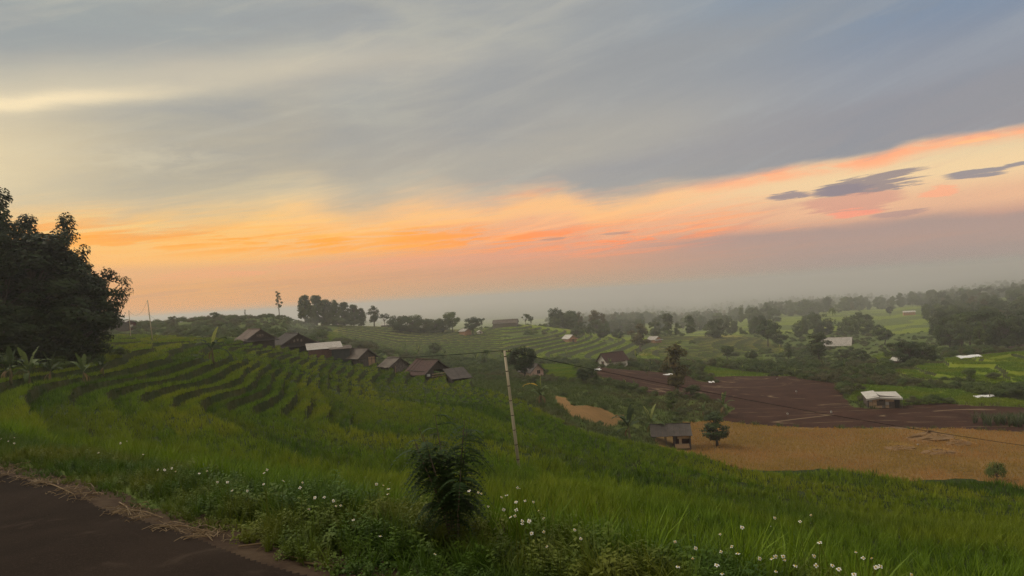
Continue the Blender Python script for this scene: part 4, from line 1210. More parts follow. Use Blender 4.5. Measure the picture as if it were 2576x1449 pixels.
# ---- the row of huts along the edge of the near slope
hut('field_hut', 'tan roofed hut at the upper end of the row of huts', 655, 858, math.radians(38), 3.5, 4.2, 1.3, 1.15, 'weathered plank', 'tan roof sheet', sheets=5, sink=.5, skirt=('dark thatch', .9, 1.35), posts=True, windows=((0, 1.65, .9, .3, 'woven bamboo'),))
hut('field_hut', 'big dark thatched hut with smoke rising behind its roof', 750, 874, math.radians(34), 5.0, 5.0, 1.3, 1.4, 'brown board', 'dark thatch', sink=.55, oh=.55, sheets=5, skirt=('dark thatch', 1.1, 1.4), posts=True, windows=((-.5, 1.72, .3, .36, 'woven bamboo'), (0, 1.8, .3, .36, 'woven bamboo'), (.5, 1.72, .3, .36, 'woven bamboo')))
lean_to('field_shed', 'low shed with pale sheet roof beside the dark thatched hut', 818, 889, math.radians(18), 4.2, 3.0, 1.0, 1.6, 'brick', 'pale roof sheet', 5)
lean_to('tarp_shed', 'small shed with a dark grey tarp wall between pale shed and plank hut', 858, 897, math.radians(14), 2.4, 2.0, 1.5, 1.75, 'grey tarp', 'grey roof sheet', 3)
hut('plank_hut', 'plank hut with grey striped roof and pale wooden door', 925, 921, math.radians(42), 2.7, 3.7, 1.7, 1.0, 'weathered plank', 'grey roof sheet', sink=.4, sheets=6, door=(.62, .8, 1.6, 'pale plank'), planks=(9, 'weathered plank'))
hut('woven_hut', 'hut with whitish woven bamboo gable and grey roof', 1005, 935, math.radians(36), 2.7, 2.7, 1.3, .9, 'woven bamboo', 'grey roof sheet', sink=.4, sheets=5, door=(-.9, .5, 1.2, 'weathered plank'))
h6 = hut('tiled_hut', 'open sided hut with sagging dark red tiled roof and rail fence', 1098, 950, math.radians(40), 3.2, 3.8, 1.4, 1.2, 'weathered plank', 'red clay tile', sink=.4, oh=.6, sheets=7, sag=.16, front='gable', sides=False, posts=True)
MB().box((-.9, -1.86, .75), (1.1, .06, 1.5)).build('plank_panel', 'weathered plank', h6)
for k in range(4): MB().box((.35, -2.4, .10 + .28 * k), (2.7, .05, .09), 0.05 * (k % 2)).build('rail', 'pale plank', h6)
for k in range(5): MB().tube([(-1.0 + .65 * k, -2.34, -.9), (-1.0 + .65 * k, -2.34, 1.15)], .045, 5).build('rail_post', 'weathered plank', h6)
MB().box((-1.3, -2.1, .85), (.42, .2, .3)).build('sack', 'white plastic', h6)
lean_to('low_shed', 'low dark lean-to at the lower end of the hut row', 1160, 957, math.radians(28), 2.2, 2.0, .5, 1.35, 'weathered plank', 'slate roof sheet', 4, front=False, posts=True)

# ---- hut on the stubble field
def stubble_hut():
    p = hit(1690, 1126, 0, 55); W, D = 4.5, 2.5
    e = thing('stubble_shed', 'open shed with dark sheet roof and red boarded end beside the stubble field', 'shed', (p[0] + .2, p[1] + 1.2, p[2] - .1), math.radians(-8))
    CLEAR.append((p[0], p[1] + 1.2, 3))
    hw, hr = 1.55, .95
    for k in range(7):
        xa, xb = -W / 2 + W * k / 7 + .006, -W / 2 + W * (k + 1) / 7 - .006; dz = (.02 if k % 2 else 0)
        MB().slab([(xa, -1.75, hw - .1 + dz), (xb, -1.75, hw - .1 + dz), (xb, 0, hw + hr + dz), (xa, 0, hw + hr + dz)], .04).build('roof_sheet', 'slate roof sheet', e)
        MB().slab([(xa, 0.02, hw + hr + dz), (xb, 0.02, hw + hr + dz), (xb, 1.6, hw + .1 + dz), (xa, 1.6, hw + .1 + dz)], .04).build('roof_sheet', 'slate roof sheet', e)
    MB().tube([(-W / 2 - .04, 0.01, hw + hr + .03), (W / 2 + .04, 0.01, hw + hr + .03)], .06, 5).build('ridge', 'slate roof sheet', e)
    for x in (-1.95, -.6, .35, 2.0):
        for y in (-1.35, 1.2): MB().tube([(x, y, -.6), (x, y, hw + .05)], .05, 6).build('post', 'weathered plank', e)
    MB().box((1.2, 1.1, .7), (1.75, .06, 1.75)).build('back_wall', 'red paint', e)
    MB().box((2.06, -.1, .7), (.06, 2.3, 1.75)).build('side_wall', 'red paint', e)
    MB().box((.32, .1, .55), (.05, 1.9, 1.2)).build('side_wall', 'red paint', e)
    MB().box((1.3, -1.2, 1.25), (1.3, .05, .4)).build('front_board', 'tawny board', e)
    MB().box((.95, -1.25, .75), (.3, .05, 1.1)).build('front_board', 'tawny board', e)
    t = thing('wooden_trough', 'pale wooden trough standing in front of the open shed with red boards', 'trough', (p[0] + 1.05, p[1] - .55, p[2]), math.radians(-8))
    for y in (-.22, .22): MB().box((0, y, .22), (1.5, .05, .42)).build('side_board', 'pale plank', t)
    for x in (-.74, .74): MB().box((x, 0, .22), (.05, .38, .40)).build('end_board', 'pale plank', t)
    MB().box((0, 0, .06), (1.42, .38, .05)).build('floor_board', 'pale plank', t)
stubble_hut()
# ---- patched white-roofed hut between ploughed field and young rice
def patched_hut():
    p = hit(2232, 1026, 0, 60); e = thing('patchwork_hut', 'hut of patched tawny boards with whitish roof at the edge of the ploughed field', 'hut', (p[0], p[1] + 1.5, p[2] - .05), math.radians(-14))
    CLEAR.append((p[0], p[1] + 1.5, 3.2))
    W, D, hw, hr = 4.2, 3.0, 1.55, .55
    x, y = W / 2, D / 2
    MB().prism([(-x, -y, -.4), (x, -y, -.4), (x, -y, hw), (-.6, -y, hw + hr - .25), (-x, -y, hw - .05)], .06).build('front_wall', 'brown board', e)
    MB().prism([(-x, y, -.4), (x, y, -.4), (x, y, hw), (-x, y, hw)], .06).build('back_wall', 'brown board', e)
    for s in (-1, 1): MB().box((s * (x - .03), 0, .55), (.06, D - .14, 1.9)).build('side_wall', 'brown board', e)
    rr = random.Random(4)
    cols = ['tawny board', 'pale plank', 'brown board', 'pale roof sheet', 'tawny board', 'woven bamboo']
    k = 0
    xx = -x + .12
    while xx < x - .9:
        w = rr.uniform(.35, .75); z = -.1
        while z < hw - .25:
            h = rr.uniform(.4, .8); h = min(h, hw - .12 - z)
            MB().box((xx + w / 2, -y - .03 - .012 * (k % 3), z + h / 2), (w - .03, .03, h - .03)).build('wall_board', cols[rr.randrange(6)], e); k += 1; z += h
        xx += w
    MB().box((-.4, -y - .075, 1.12), (.55, .02, .17)).build('opening', 'dark opening', e)
    MB().box((x - .45, -y - .02, .6), (.6, .06, 1.3)).build('doorway', 'dark opening', e)  # dark slab on the wall, coloured as the shade inside
    for a, b in ((-x - .25, -.65), (-.6, x + .25)):
        MB().slab([(a, -y - .45, hw - .1 + (.0 if a < -1 else .18)), (b, -y - .45, hw + (.18 if a < -1 else -.12)), (b, y + .3, hw + hr - (.0 if a < -1 else .25)), (a, y + .3, hw + hr - .2)], .05).build('roof_sheet', 'white roof sheet', e)
        MB().slab([(a, -y - .46, hw - .1 + (.0 if a < -1 else .18)), (b, -y - .46, hw + (.18 if a < -1 else -.12)), (b, -y - .47, hw + (-.12 if a < -1 else -.35)), (a, -y - .47, hw - .34 + (.0 if a < -1 else .2))][::-1], .02).build('roof_flap', 'white roof sheet', e)
    MB().box((-.62, 0, hw + .33), (.07, D + .9, .05)).build('roof_batten', 'dark opening', e)
    for a in (-x - .12, x + .12): MB().tube([(a, -y - .3, -.5), (a, -y - .3, hw - .05)], .05, 5).build('post', 'weathered plank', e)
patched_hut()
# ---- smaller and farther buildings
R_ = math.radians
hut('brown_hut', 'small hut with brown tiled roof and white gable above the ploughed field', 1516, 924, R_(-62), 3.4, 5.2, 1.5, 1.5, 'white wall', 'red clay tile', sheets=5, dmin=90, door=(0.2, .8, 1.4, 'brown board'))
hut('white_gable_house', 'pinkish white gabled house half hidden by a dark tree beside the bamboo pole', 1352, 950, R_(35), 2.7, 3.2, 1.4, 1.1, 'pink wall', 'slate roof sheet', sheets=4, dmin=90, windows=((.3, 1.1, .6, .6, 'dark opening'),))
hut('orange_hut', 'orange walled hut with pale roof on the terraced knoll', 1441, 860, R_(32), 3.6, 4.4, 1.6, 1.3, 'orange wall', 'white roof sheet', sheets=4, dmin=150, door=(.2, .9, 1.4, 'brick'), skirt=('orange tile', .8, 1.6))
hut('orange_hut', 'orange hut with pale roof beside the tall olive tree', 1656, 862, R_(36), 4.0, 4.4, 1.7, 1.2, 'orange wall', 'pale roof sheet', sheets=4, dmin=150, skirt=('pale roof sheet', .9, 1.7))
hut('ridge_hut', 'small pinkish hut beneath the round dark tree on the ridge', 1178, 842, R_(36), 3.4, 4.6, 1.8, .9, 'orange wall', 'pale roof sheet', sheets=4, dmin=150)
MBx = hut('ridge_hut', 'tiny white hut under the right side of the round dark tree', 1209, 839, R_(20), 2.0, 2.0, 1.2, .5, 'white wall', 'white roof sheet', sheets=2, dmin=150, windows=((0, .7, .8, .4, 'dark opening'),))
hut('long_shed', 'long low shed with pale ends on top of the far terraced knoll', 1302, 818, R_(80), 4.0, 11.0, 1.5, 1.4, 'woven bamboo', 'grey roof sheet', sheets=8, dmin=200)
hut('ridge_hut', 'pale roofed low hut peeping over the ridge before the blue-grey trees', 988, 820, R_(85), 3.0, 5.0, 1.2, .8, 'brown board', 'white roof sheet', sheets=4, dmin=200)
hut('open_barn', 'open barn with wide pale sheet roof on posts in the valley', 2142, 884, R_(58), 6.0, 9.0, 2.8, 2.2, 'pale roof sheet', 'pale roof sheet', oh=.6, sheets=8, front='gable', sides=False, posts=True, dmin=150, cat='barn')
hut('small_shelter', 'tiny red shelter with white roof among dark bushes behind the ploughed field', 2276 - 2, 915, R_(30), 2.0, 2.4, 1.0, .5, 'brick', 'white roof sheet', sheets=2, dmin=100, cat='shelter')
hut('grey_shed', 'dark sheet-roofed shed crouching beside the tall olive tree', 1612 + 2, 872, R_(70), 3.5, 8, .9, .9, 'weathered plank', 'slate roof sheet', sheets=6, dmin=200) if False else None
hut('dark_house', 'dark roofed house at the foot of the black trees on the far left', 278, 836, R_(25), 7.5, 7, 2.0, 2.0, 'weathered plank', 'dark thatch', sheets=6, dmin=90, cat='house')
hut('red_house', 'small red walled house with pale roof beside the dark roofed house', 326, 831, R_(60), 3.6, 5.0, 2.0, .6, 'red paint', 'pale roof sheet', sheets=4, dmin=90, cat='house', windows=((.6, 1.2, .7, .6, 'white wall'),))
hut('hill_house', 'pale walled house below the wooded hill at the right edge', 2560, 800, R_(-70), 7, 12, 4.0, .8, 'white wall', 'pale roof sheet', sheets=6, dmin=200, cat='house', windows=((0, 2.5, 2, 1.2, 'dark opening'),))
hut('hill_house', 'house with a broad orange roof on the wooded hill at the right edge', 2552, 752, R_(-60), 11, 16, 3.0, 3.5, 'white wall', 'orange tile', sheets=7, dmin=300, cat='house')
hut('hill_house', 'small orange roofed house just left of the broad orange roof', 2466 + 10, 765, R_(-50), 7, 9, 2.5, 2.2, 'white wall', 'orange tile', sheets=5, dmin=300, cat='house')
hut('hill_house', 'orange walled house high among the hazy trees', 1750, 798, R_(20), 9, 9, 5, 1.5, 'orange wall', 'pale roof sheet', sheets=5, dmin=400, cat='house')
hut('hill_house', 'long white roofed house among hazy trees right of the orange walled house', 1812, 788, R_(75), 6, 14, 3, 1.2, 'white wall', 'white roof sheet', sheets=5, dmin=400, cat='house')
hut('hill_house', 'white walled house on the hazy field crest beside the dark round tree', 2180, 771, R_(65), 6, 12, 3, 1.5, 'white wall', 'orange tile', sheets=5, dmin=400, cat='house')
hut('hill_house', 'tiny white house at the left of the hazy field crest', 2024, 779, R_(30), 5, 6, 2.6, 1.4, 'white wall', 'pale roof sheet', sheets=4, dmin=400, cat='house')
hut('hill_house', 'low pale house standing alone in the hazy green field', 2302, 792, R_(70), 4.5, 8, 2.6, .8, 'orange wall', 'white roof sheet', sheets=4, dmin=300, cat='house')
hut('hill_house', 'pink walled house under a clump of trees on the hazy skyline', 2330 + 3, 742, R_(20), 8, 8, 4, 1.5, 'pink wall', 'pale roof sheet', sheets=4, dmin=600, cat='house')

# ------------------------------------------------------------------ planting
near_rice(); verge()

# ---- big dark trees at the left edge
def big_tree(label, at, H, kind, seed, leaf, n_leaf, ls, width=1.0):
    tm, cm = make_tree(kind, seed, leaf=leaf, n_leaf=n_leaf, ls=ls, ragged=kind == 'round')
    e = thing('tree', label, 'tree', at, 0.4 * seed, 'dark trees at the left edge')
    e.scale = (H * width, H * width, H); link('trunk', tm, e); link('crown', cm, e)
def at_d(U, d, z=None):
    dx, _ = ray(U, 840); return Vector((dx * d, d, landz(dx * d, d) if z is None else z))
def H_for(U, Vtop, p):
    dx, dz = ray(U, Vtop); return CAMZ + dz * p[1] - p[2]
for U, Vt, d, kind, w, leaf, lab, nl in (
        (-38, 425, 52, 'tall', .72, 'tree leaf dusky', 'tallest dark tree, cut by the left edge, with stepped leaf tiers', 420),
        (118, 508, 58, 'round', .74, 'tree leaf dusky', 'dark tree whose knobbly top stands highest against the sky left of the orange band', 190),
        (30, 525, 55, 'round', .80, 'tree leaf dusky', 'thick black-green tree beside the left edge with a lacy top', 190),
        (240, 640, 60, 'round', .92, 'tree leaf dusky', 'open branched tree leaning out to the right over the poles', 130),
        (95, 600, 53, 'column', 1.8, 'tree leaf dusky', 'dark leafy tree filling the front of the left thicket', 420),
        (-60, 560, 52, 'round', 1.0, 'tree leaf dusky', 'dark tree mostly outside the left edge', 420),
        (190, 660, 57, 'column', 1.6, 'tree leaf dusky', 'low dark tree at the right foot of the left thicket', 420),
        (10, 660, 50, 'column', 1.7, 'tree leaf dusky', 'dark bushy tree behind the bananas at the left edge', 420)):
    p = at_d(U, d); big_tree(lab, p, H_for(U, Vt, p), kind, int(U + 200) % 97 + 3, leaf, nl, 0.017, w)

# ---- trees one by one: kind, U, V of the foot, height in reference pixels, label, width
G1 = 'trees of the grove on the left ridge'; G2 = 'blue-grey trees behind the middle ridge'; G3 = 'trees on the right hand slope'; G4 = 'trees standing about the valley'
ORD = ['first', 'second', 'third', 'fourth', 'fifth', 'sixth', 'seventh', 'eighth', 'ninth', 'tenth', 'eleventh', 'twelfth']
count = {}
def ordinal(lab):
    count[lab] = count.get(lab, -1) + 1; return ORD[count[lab]]
for row in (
    ('umbrella', 437, 822, 30, 'small forked tree on the left skyline right of the thin pole', 1.1, None), ('round green', 541, 808, 26, 'small pale round tree on the left skyline terrace', 1.1, None),
    ('stump', 617, 797, 23, 'lopped tree stump with a tuft, left of the tall lone tree', 1.2, None), ('stump', 631, 796, 11, 'short bare stump beside the lopped tree', 1.0, None),
    ('sparse', 703, 791, 64, 'tall lone tree with tiered tufts on the left skyline', .95, None),
    ('column', 768, 812, 76, 'first and tallest tree of the ridge grove, towards the lone tree', 1.0, G1), ('column green', 797, 814, 76, 'broad second tree of the ridge grove', 1.15, G1),
    ('column', 822, 815, 66, '{} dark tree inside the dense ridge grove, counted from its tall end', 1.2, G1), ('column green', 846, 815, 62, '{} dark tree inside the dense ridge grove, counted from its tall end', 1.2, G1),
    ('column', 868, 815, 60, '{} dark tree inside the dense ridge grove, counted from its tall end', 1.2, G1), ('column green', 890, 815, 54, '{} dark tree inside the dense ridge grove, counted from its tall end', 1.2, G1), ('column', 908, 815, 46, '{} dark tree inside the dense ridge grove, counted from its tall end', 1.2, G1),
    ('bush', 800, 818, 30, '{} low bush along the foot of the ridge grove from the left', 1.8, 'bushes at the foot of the ridge grove'), ('bush', 850, 819, 30, '{} low bush along the foot of the ridge grove from the left', 1.8, 'bushes at the foot of the ridge grove'), ('bush', 890, 819, 28, '{} low bush along the foot of the ridge grove from the left', 1.8, 'bushes at the foot of the ridge grove'),
    ('tall dark', 941, 814, 54, 'open crowned tree just right of the ridge grove', 1.25, None), ('umbrella', 968, 817, 36, 'small thin tree between the grove and the blue-grey trees', 1.0, None),
    ('dome', 1008, 834, 50, '{} rounded tree of the blue-grey belt counted from the ridge grove', 1.45, G2), ('dome', 1035, 834, 52, '{} rounded tree of the blue-grey belt counted from the ridge grove', 1.45, G2), ('dome', 1068, 836, 44, '{} rounded tree of the blue-grey belt counted from the ridge grove', 1.45, G2),
    ('dome', 1092, 836, 42, '{} rounded tree of the blue-grey belt counted from the ridge grove', 1.4, G2), ('dome', 1114, 836, 42, '{} rounded tree of the blue-grey belt counted from the ridge grove', 1.4, G2),
    ('round green', 1138, 834, 56, 'large leafy tree standing above the belt on the middle ridge', 1.0, None), ('round dusky', 1190, 842, 46, 'round black-green tree over the small ridge huts', 1.35, None), ('umbrella', 1212, 830, 32, 'thin tree just right of the round black-green tree', .8, None),
    ('umbrella', 1324, 824, 38, 'flat topped tree by the long shed on the knoll, the taller of two', .75, None), ('umbrella', 1337, 825, 33, 'flat topped tree by the long shed on the knoll, the shorter of two', .7, None), ('round dark', 1289, 811, 15, 'little tree behind the left end of the long shed', .9, None),
    ('tall olive', 1613, 884, 70, 'tall olive-brown tree beside the orange hut on the knoll', 1.55, None), ('tall olive', 1706, 994, 134, 'tall brownish tree with thin stem in the ploughed field', 1.05, None),
    ('round green', 1932, 872, 72, 'large fresh green tree beyond the striped terraces', 1.15, None), ('round green', 1965, 872, 34, 'low green tree at the right foot of the large fresh green tree', 1.5, None),
    ('round dark', 1466, 966, 44, 'left of two dark round trees on the edge of the ploughed field', 1.0, None), ('round dark', 1490, 968, 42, 'right of two dark round trees on the edge of the ploughed field', 1.0, None),
    ('round dusky', 1318, 962, 98, 'dense black-green tree right of the bamboo pole top', .95, None), ('bush', 1332, 966, 34, 'dark bush before the pinkish gabled house', 1.5, None), ('round dark', 1095, 900, 42, 'dark round tree behind the tiled hut', 1.2, None), ('bush', 905, 884, 36, 'wide dark bush behind the plank hut roof', 2.0, None),
    ('tall green', 1688, 1036, 54, 'small leafy tree with pale blossom above the weedy slope', 1.1, None), ('tall dark', 1804, 1122, 88, 'dark leafy young tree standing beside the open shed', 1.6, None), ('bush', 1742, 992, 36, 'round dark bush beside the brownish tall tree', 1.2, None),
    ('tall dark', 2062, 912, 78, 'dark tree with pale forked trunk behind the ploughed field', 1.5, None), ('bush green', 2508, 1210, 62, 'lone green shrub at the near edge of the stubble field', .8, None),
    ('dome', 2250, 905, 48, '{} dark tree left of the upper right paddies, counted from the barn', 1.3, G3), ('dome', 2285, 915, 62, '{} dark tree left of the upper right paddies, counted from the barn', 1.2, G3), ('dome', 2322, 912, 58, '{} dark tree left of the upper right paddies, counted from the barn', 1.2, G3),
    ('round green', 2225, 868, 46, 'pale green tree behind the open barn', 1.4, None), ('dome', 2120, 905, 30, 'dark round bushy tree in front of the open barn', 1.5, None), ('dome', 2165, 912, 36, 'dark round bushy tree right of the open barn', 1.5, None),
    ('umbrella', 2420, 884, 50, 'spreading tree with a low flat crown before the dark wood', 1.2, None), ('dome', 2390, 876, 84, 'tall dark tree at the left of the right hand wood', 1.0, None), ('round green', 2440, 868, 96, 'pale topped tree rising in the right hand wood', 1.0, None),
    ('dome', 2490, 872, 98, '{} dark dense tree of the right hand wood from the left', 1.0, G3), ('dome', 2535, 874, 100, '{} dark dense tree of the right hand wood from the left', 1.0, G3), ('dome', 2578, 872, 96, '{} dark dense tree of the right hand wood from the left', 1.0, G3), ('tall green', 2465, 880, 60, 'leafy green tree at the front of the right hand wood', 1.3, None),
    ('round dusky', 2239, 795, 26, 'small black tree alone in the hazy green field', .9, None), ('round dusky', 2035, 778, 28, '{} dark tree of the small cluster on the hazy crest', 1.1, 'dark trees on the hazy crest'), ('round dusky', 2050, 778, 28, '{} dark tree of the small cluster on the hazy crest', 1.1, 'dark trees on the hazy crest'), ('round dusky', 2020, 779, 22, '{} dark tree of the small cluster on the hazy crest', 1.1, 'dark trees on the hazy crest'),
    ('umbrella', 2293, 740, 22, 'left of the two thin trees on the far right skyline', .8, None), ('umbrella', 2305, 738, 20, 'right of the two thin trees on the far right skyline', .8, None), ('dome', 2322, 740, 22, 'rounded tree beside the pink house on the skyline', 1.4, None),
    ('palm', 1472, 858, 34, 'palm with drooping fronds right of the orange hut on the knoll, taller one', 1.0, None), ('palm', 1492, 860, 28, 'palm with drooping fronds right of the orange hut on the knoll, shorter one', 1.0, None), ('palm', 1225, 925, 50, 'dark palm in the hollow left of the bamboo pole top', .9, None),
    ('palm', 2130, 935, 36, 'palm among the bushes behind the ploughed field, left one', 1.0, None), ('palm', 2180, 942, 32, 'palm among the bushes behind the ploughed field, right one', 1.0, None), ('tall green', 1985, 905, 40, 'slim green tree behind the ploughed field', 1.0, None), ('round green', 1830, 905, 40, 'round green tree below the striped terraces', 1.1, None), ('round dark', 1890, 912, 34, 'round dark tree below the striped terraces', 1.2, None),
    ('bush green', 2440, 950, 30, 'bush on the bank inside the upper right paddies, left one', 1.2, None), ('bush', 2500, 955, 26, 'bush on the bank inside the upper right paddies, right one', 1.3, None), ('bush', 2160, 985, 26, 'bush at the left end of the young rice by the patched hut', 1.2, None), ('bush', 2175, 1012, 28, 'bush beside the patched hut', 1.2, None),
    ('tall dark', 1600, 830, 30, 'rusty tree behind the knoll', .7, None)):
    tree(row[0], row[1], row[2], row[3], row[4].replace('{}', ordinal(row[4])) if '{}' in row[4] else row[4], row[5], group=row[6], dmin=(50 if row[2] > 900 else 100), sink=.1, dmax=(420 if row[1] < 1420 else 1300))
# hazy clump left of the olive tree: wide spreading crowns
for U, V, h, w in ((1470, 842, 34, 1.5), (1500, 838, 36, 1.5), (1535, 840, 42, 1.4), (1565, 838, 44, 1.4), (1590, 842, 36, 1.3), (1650, 846, 26, 1.3), (1450, 846, 26, 1.4), (1518, 850, 26, 1.5), (1555, 852, 26, 1.5)):
    tree('dome', U, V, h, ordinal('hz') + ' rounded hazy tree of the clump around the tall olive tree' if U not in (1518, 1555, 1450) else {1450: 'small rounded tree at the left end of the hazy clump', 1518: 'low rounded tree in front of the hazy clump, left one', 1555: 'low rounded tree in front of the hazy clump, right one'}[U], w, group='hazy trees left of the olive tree', dmin=200)
# ---- wild ground cover: bushes and rough grass in the valley
def poly_uv(x, y, z, poly): 
    U, V = project(x, y, z); return inpoly(U, V, poly)
def wild_cover():
    N = 26000
    r = 62 * (430 / 62) ** rng.uniform(0, 1, N); a = rng.uniform(-0.72, 0.72, N)
    x, y = r * np.sin(a), r * np.cos(a)
    z, b, isn = land(x, y); c = classify(x, y, z, b, isn)
    k = (~isn) & (c == 0)
    for hx, hy, hr in CLEAR: k &= np.hypot(x - hx, y - hy) > hr + .5
    dens = 0.5 + 0.6 * fbm(x / 18, y / 18, 33, 2)
    k &= rng.uniform(size=N) < np.clip(dens, 0.08, 1) * np.where(r < 115, .22, .9)
    x, y, z, r = x[k], y[k], z[k], r[k]; n = len(x)
    big = np.clip(0.5 + 0.7 * fbm(x / 25, y / 25, 35, 2), 0.15, 1.3)
    size = np.where(r < 115, 0.45 + 0.8 * big, 0.9 + 2.4 * big) * rng.uniform(.6, 1.2, n)
    kinds = [t[1] for t in TREES['bush']] + [t[1] for t in TREES['bush green']]
    rot, sc, ix = scat_arrays(n, 1, 1, .08, len(kinds)); sc *= size[:, None]; sc[:, 2] *= .8
    scatter('undergrowth', 'green bushes and scrub covering the valley sides', 'scrub', np.stack([x, y, z - .1], 1), rot, sc, ix, kinds)
    # rough grass tufts on the open slopes near the ploughed field
    N = 42000
    r = rng.uniform(58 ** 2, 190 ** 2, N) ** .5; a = rng.uniform(-0.1, 0.72, N)
    x, y = r * np.sin(a), r * np.cos(a); z, b, isn = land(x, y); c = classify(x, y, z, b, isn)
    k = (~isn) & (c == 0); x, y, z = x[k], y[k], z[k]
    kb = [np_mesh('grass_tuft', *blades(16, 0.55, 0.06, 2, 0.35, 0.9, 300 + q), 'rough grass leaf') for q in range(3)]
    rot, sc, ix = scat_arrays(len(x), .5, 1.3, .2, 3)
    scatter('rough_grass', 'rough green grass on the slope above the stubble field', 'grass', np.stack([x, y, z], 1), rot, sc, ix, kb)
    # stubble rows
    ang = 0.06; st = []
    p0 = np.array(FIELDS['stubble'][0]); x0, y0 = p0.min(0); x1, y1 = p0.max(0)
    gx, gy = np.meshgrid(np.arange(x0, x1, .17), np.arange(y0, y1, .75))
    x = gx.ravel() + rng.normal(0, .05, gx.size); y = gy.ravel() + rng.normal(0, .07, gx.size) + 0.05 * (gx.ravel() - x0) + 0.25 * np.sin(gx.ravel() * .35)
    z, b, isn = land(x, y); c = classify(x, y, z, b, isn)
    k = (c == 4) & in_view(x, y) & (fbm(x / 6, y / 6, 38, 2) > -.75)
    for hx, hy, hr in CLEAR: k &= np.hypot(x - hx, y - hy) > hr
    x, y, z = x[k], y[k], z[k]
    ks = [np_mesh('stubble_tuft', *blades(10, 0.30, 0.035, 1, 0.09, 0.4, 330 + q), 'stubble stalk') for q in range(3)]
    rot, sc, ix = scat_arrays(len(x), .6, 1.25, .15, 3)
    scatter('rice_stubble', 'rows of golden cut rice stubble', 'stubble', np.stack([x, y, z], 1), rot, sc, ix, ks)
    # rice in the fields beyond: low carpets
    N = 150000
    r = 75 * (330 / 75) ** rng.uniform(0, 1, N); a = rng.uniform(-0.25, 0.72, N)
    x, y = r * np.sin(a), r * np.cos(a); z, b, isn = land(x, y); c = classify(x, y, z, b, isn)
    for cl, nm, mt, lab in ((6, 'green_rice', 'rice leaf', 'fresh green rice in the fields across the valley'), (7, 'ripening_rice', 'stubble stalk', 'yellowing rice on the terraces across the valley')):
        k = (~isn) & (c == cl); q = np.stack([x[k], y[k], z[k]], 1)
        kk = [np_mesh('rice_tuft', *blades(14, 0.24, 0.10, 1, 0.5, 0.5, 350 + w), 'rice leaf') for w in range(3)]
        rot, sc, ix = scat_arrays(len(q), .8, 1.3, .1, 3)
        scatter(nm, lab, 'rice', q, rot, sc, ix, kk)
wild_cover()
def forest():
    N = 11000
    r = 330 * (3400 / 330) ** rng.uniform(0, 1, N); a = rng.uniform(-0.72, 0.72, N)
    x, y = r * np.sin(a), r * np.cos(a); z, b, isn = land(x, y)
    U, V = project(x, y, z)
    wood = fbm(x / (60 + r * .05), y / (60 + r * .05), 55, 3)
    wooded = inpoly(U, V, [(2290, 800), (2330, 762), (2500, 735), (2620, 715), (2620, 880), (2480, 880), (2400, 862), (2310, 832)])
    hollow = inpoly(U, V, [(1980, 850), (2080, 815), (2200, 800), (2330, 850), (2240, 880), (2080, 870)]) | inpoly(U, V, [(1650, 830), (1720, 792), (1960, 800), (2020, 830), (1900, 845)]) & (wood > .1)
    k = (U > 1380) & (rng.uniform(size=N) < .8) & ((wood > np.where(r < 700, .42, .2)) | wooded & (wood > -.45) | (hollow & (wood > -.1)) | (r > 900) & (wood > -.25))
    k &= ~(inpoly(U, V, [(1930, 815), (2040, 792), (2150, 766), (2350, 770), (2330, 800), (2280, 832), (2230, 865), (2100, 852), (2020, 838)]) & (wood < .30) & ~(hollow & (wood > -.1) & (V > 808)))
    for hx, hy, hr in CLEAR: k &= np.hypot(x - hx, y - hy) > hr + 3
    for hx, hy, hr in CLEAR:
        if hy > 250: k &= ~((np.abs(np.arctan2(x, y) - math.atan2(hx, hy)) < (hr + 3) / hy) & (r < hy) & (r > hy - 60))
    x, y, z, r = x[k], y[k], z[k], r[k]; n = len(x)
    keys = ['dome', 'tall dark', 'dome green', 'umbrella', 'tall green', 'dome green', 'column green', 'dome green', 'tall olive', 'tall green', 'sparse', 'palm', 'umbrella']
    kinds = [t[1] for q in keys for t in TREES[q]]
    rot, sc, ix = scat_arrays(n, 3.5, 13.0, .05, len(kinds))
    sc[:, :2] *= rng.uniform(.75, 1.35, (n, 1))
    sc *= (1 + .5 * smooth(r, 450, 1000))[:, None]
    scatter('forest', 'mass of hazy trees covering the far hills', 'forest', np.stack([x, y, z - .5], 1), rot, sc, ix, kinds)
forest()

# ---- bananas
for a in ((66, 905, 112, 'tall banana plant with big torn leaves before the black trees', 'banana leaf', 9, 3), (205, 893, 88, 'banana plant with one long leaf slanting up to the left, beside the tall torn one', 'banana leaf', 7, 5),
          (8, 908, 76, 'banana plant cut by the left edge of the picture', 'banana leaf dark', 7, 8)):
    pb_ = at_d(a[0], 42); banana(a[0], a[1], a[2], a[3], a[4], a[5], seed=a[6], at=pb_)
for U_, d_, h_, lab_ in ((20, 40, 92, 'drooping dark banana plant in front of the left edge trees'), (120, 44, 84, 'dark banana plant between the tall torn one and the slanting one'), (255, 47, 54, 'small dark banana plant at the right foot of the black trees')):
    banana(U_, 0, h_, lab_, 'banana leaf dark', 8, at=at_d(U_, d_), seed=int(U_) + 1)
for U_, d_, h_, w_, lab_ in ((-10, 44, 60, 1.4, 'dark bush at the left edge below the black trees'), (150, 49, 50, 1.6, 'low dark bush under the middle of the black trees'), (225, 52, 44, 1.6, 'low dark bush under the right side of the black trees'), (300, 60, 26, 1.6, 'small bush right of the black trees')):
    tree('bush', U_, 0, h_, lab_, w_, name='bush', cat='bush', at=at_d(U_, d_))
banana(537, 915, 88, 'young banana plant with a single bright upright leaf in the near paddies', 'banana leaf dark', 6, dmin=30, seed=12, extra=(('banana leaf pale', 'up', -.3, .66, 1.0, 'bright yellow-green upright leaf'),), up='arch')
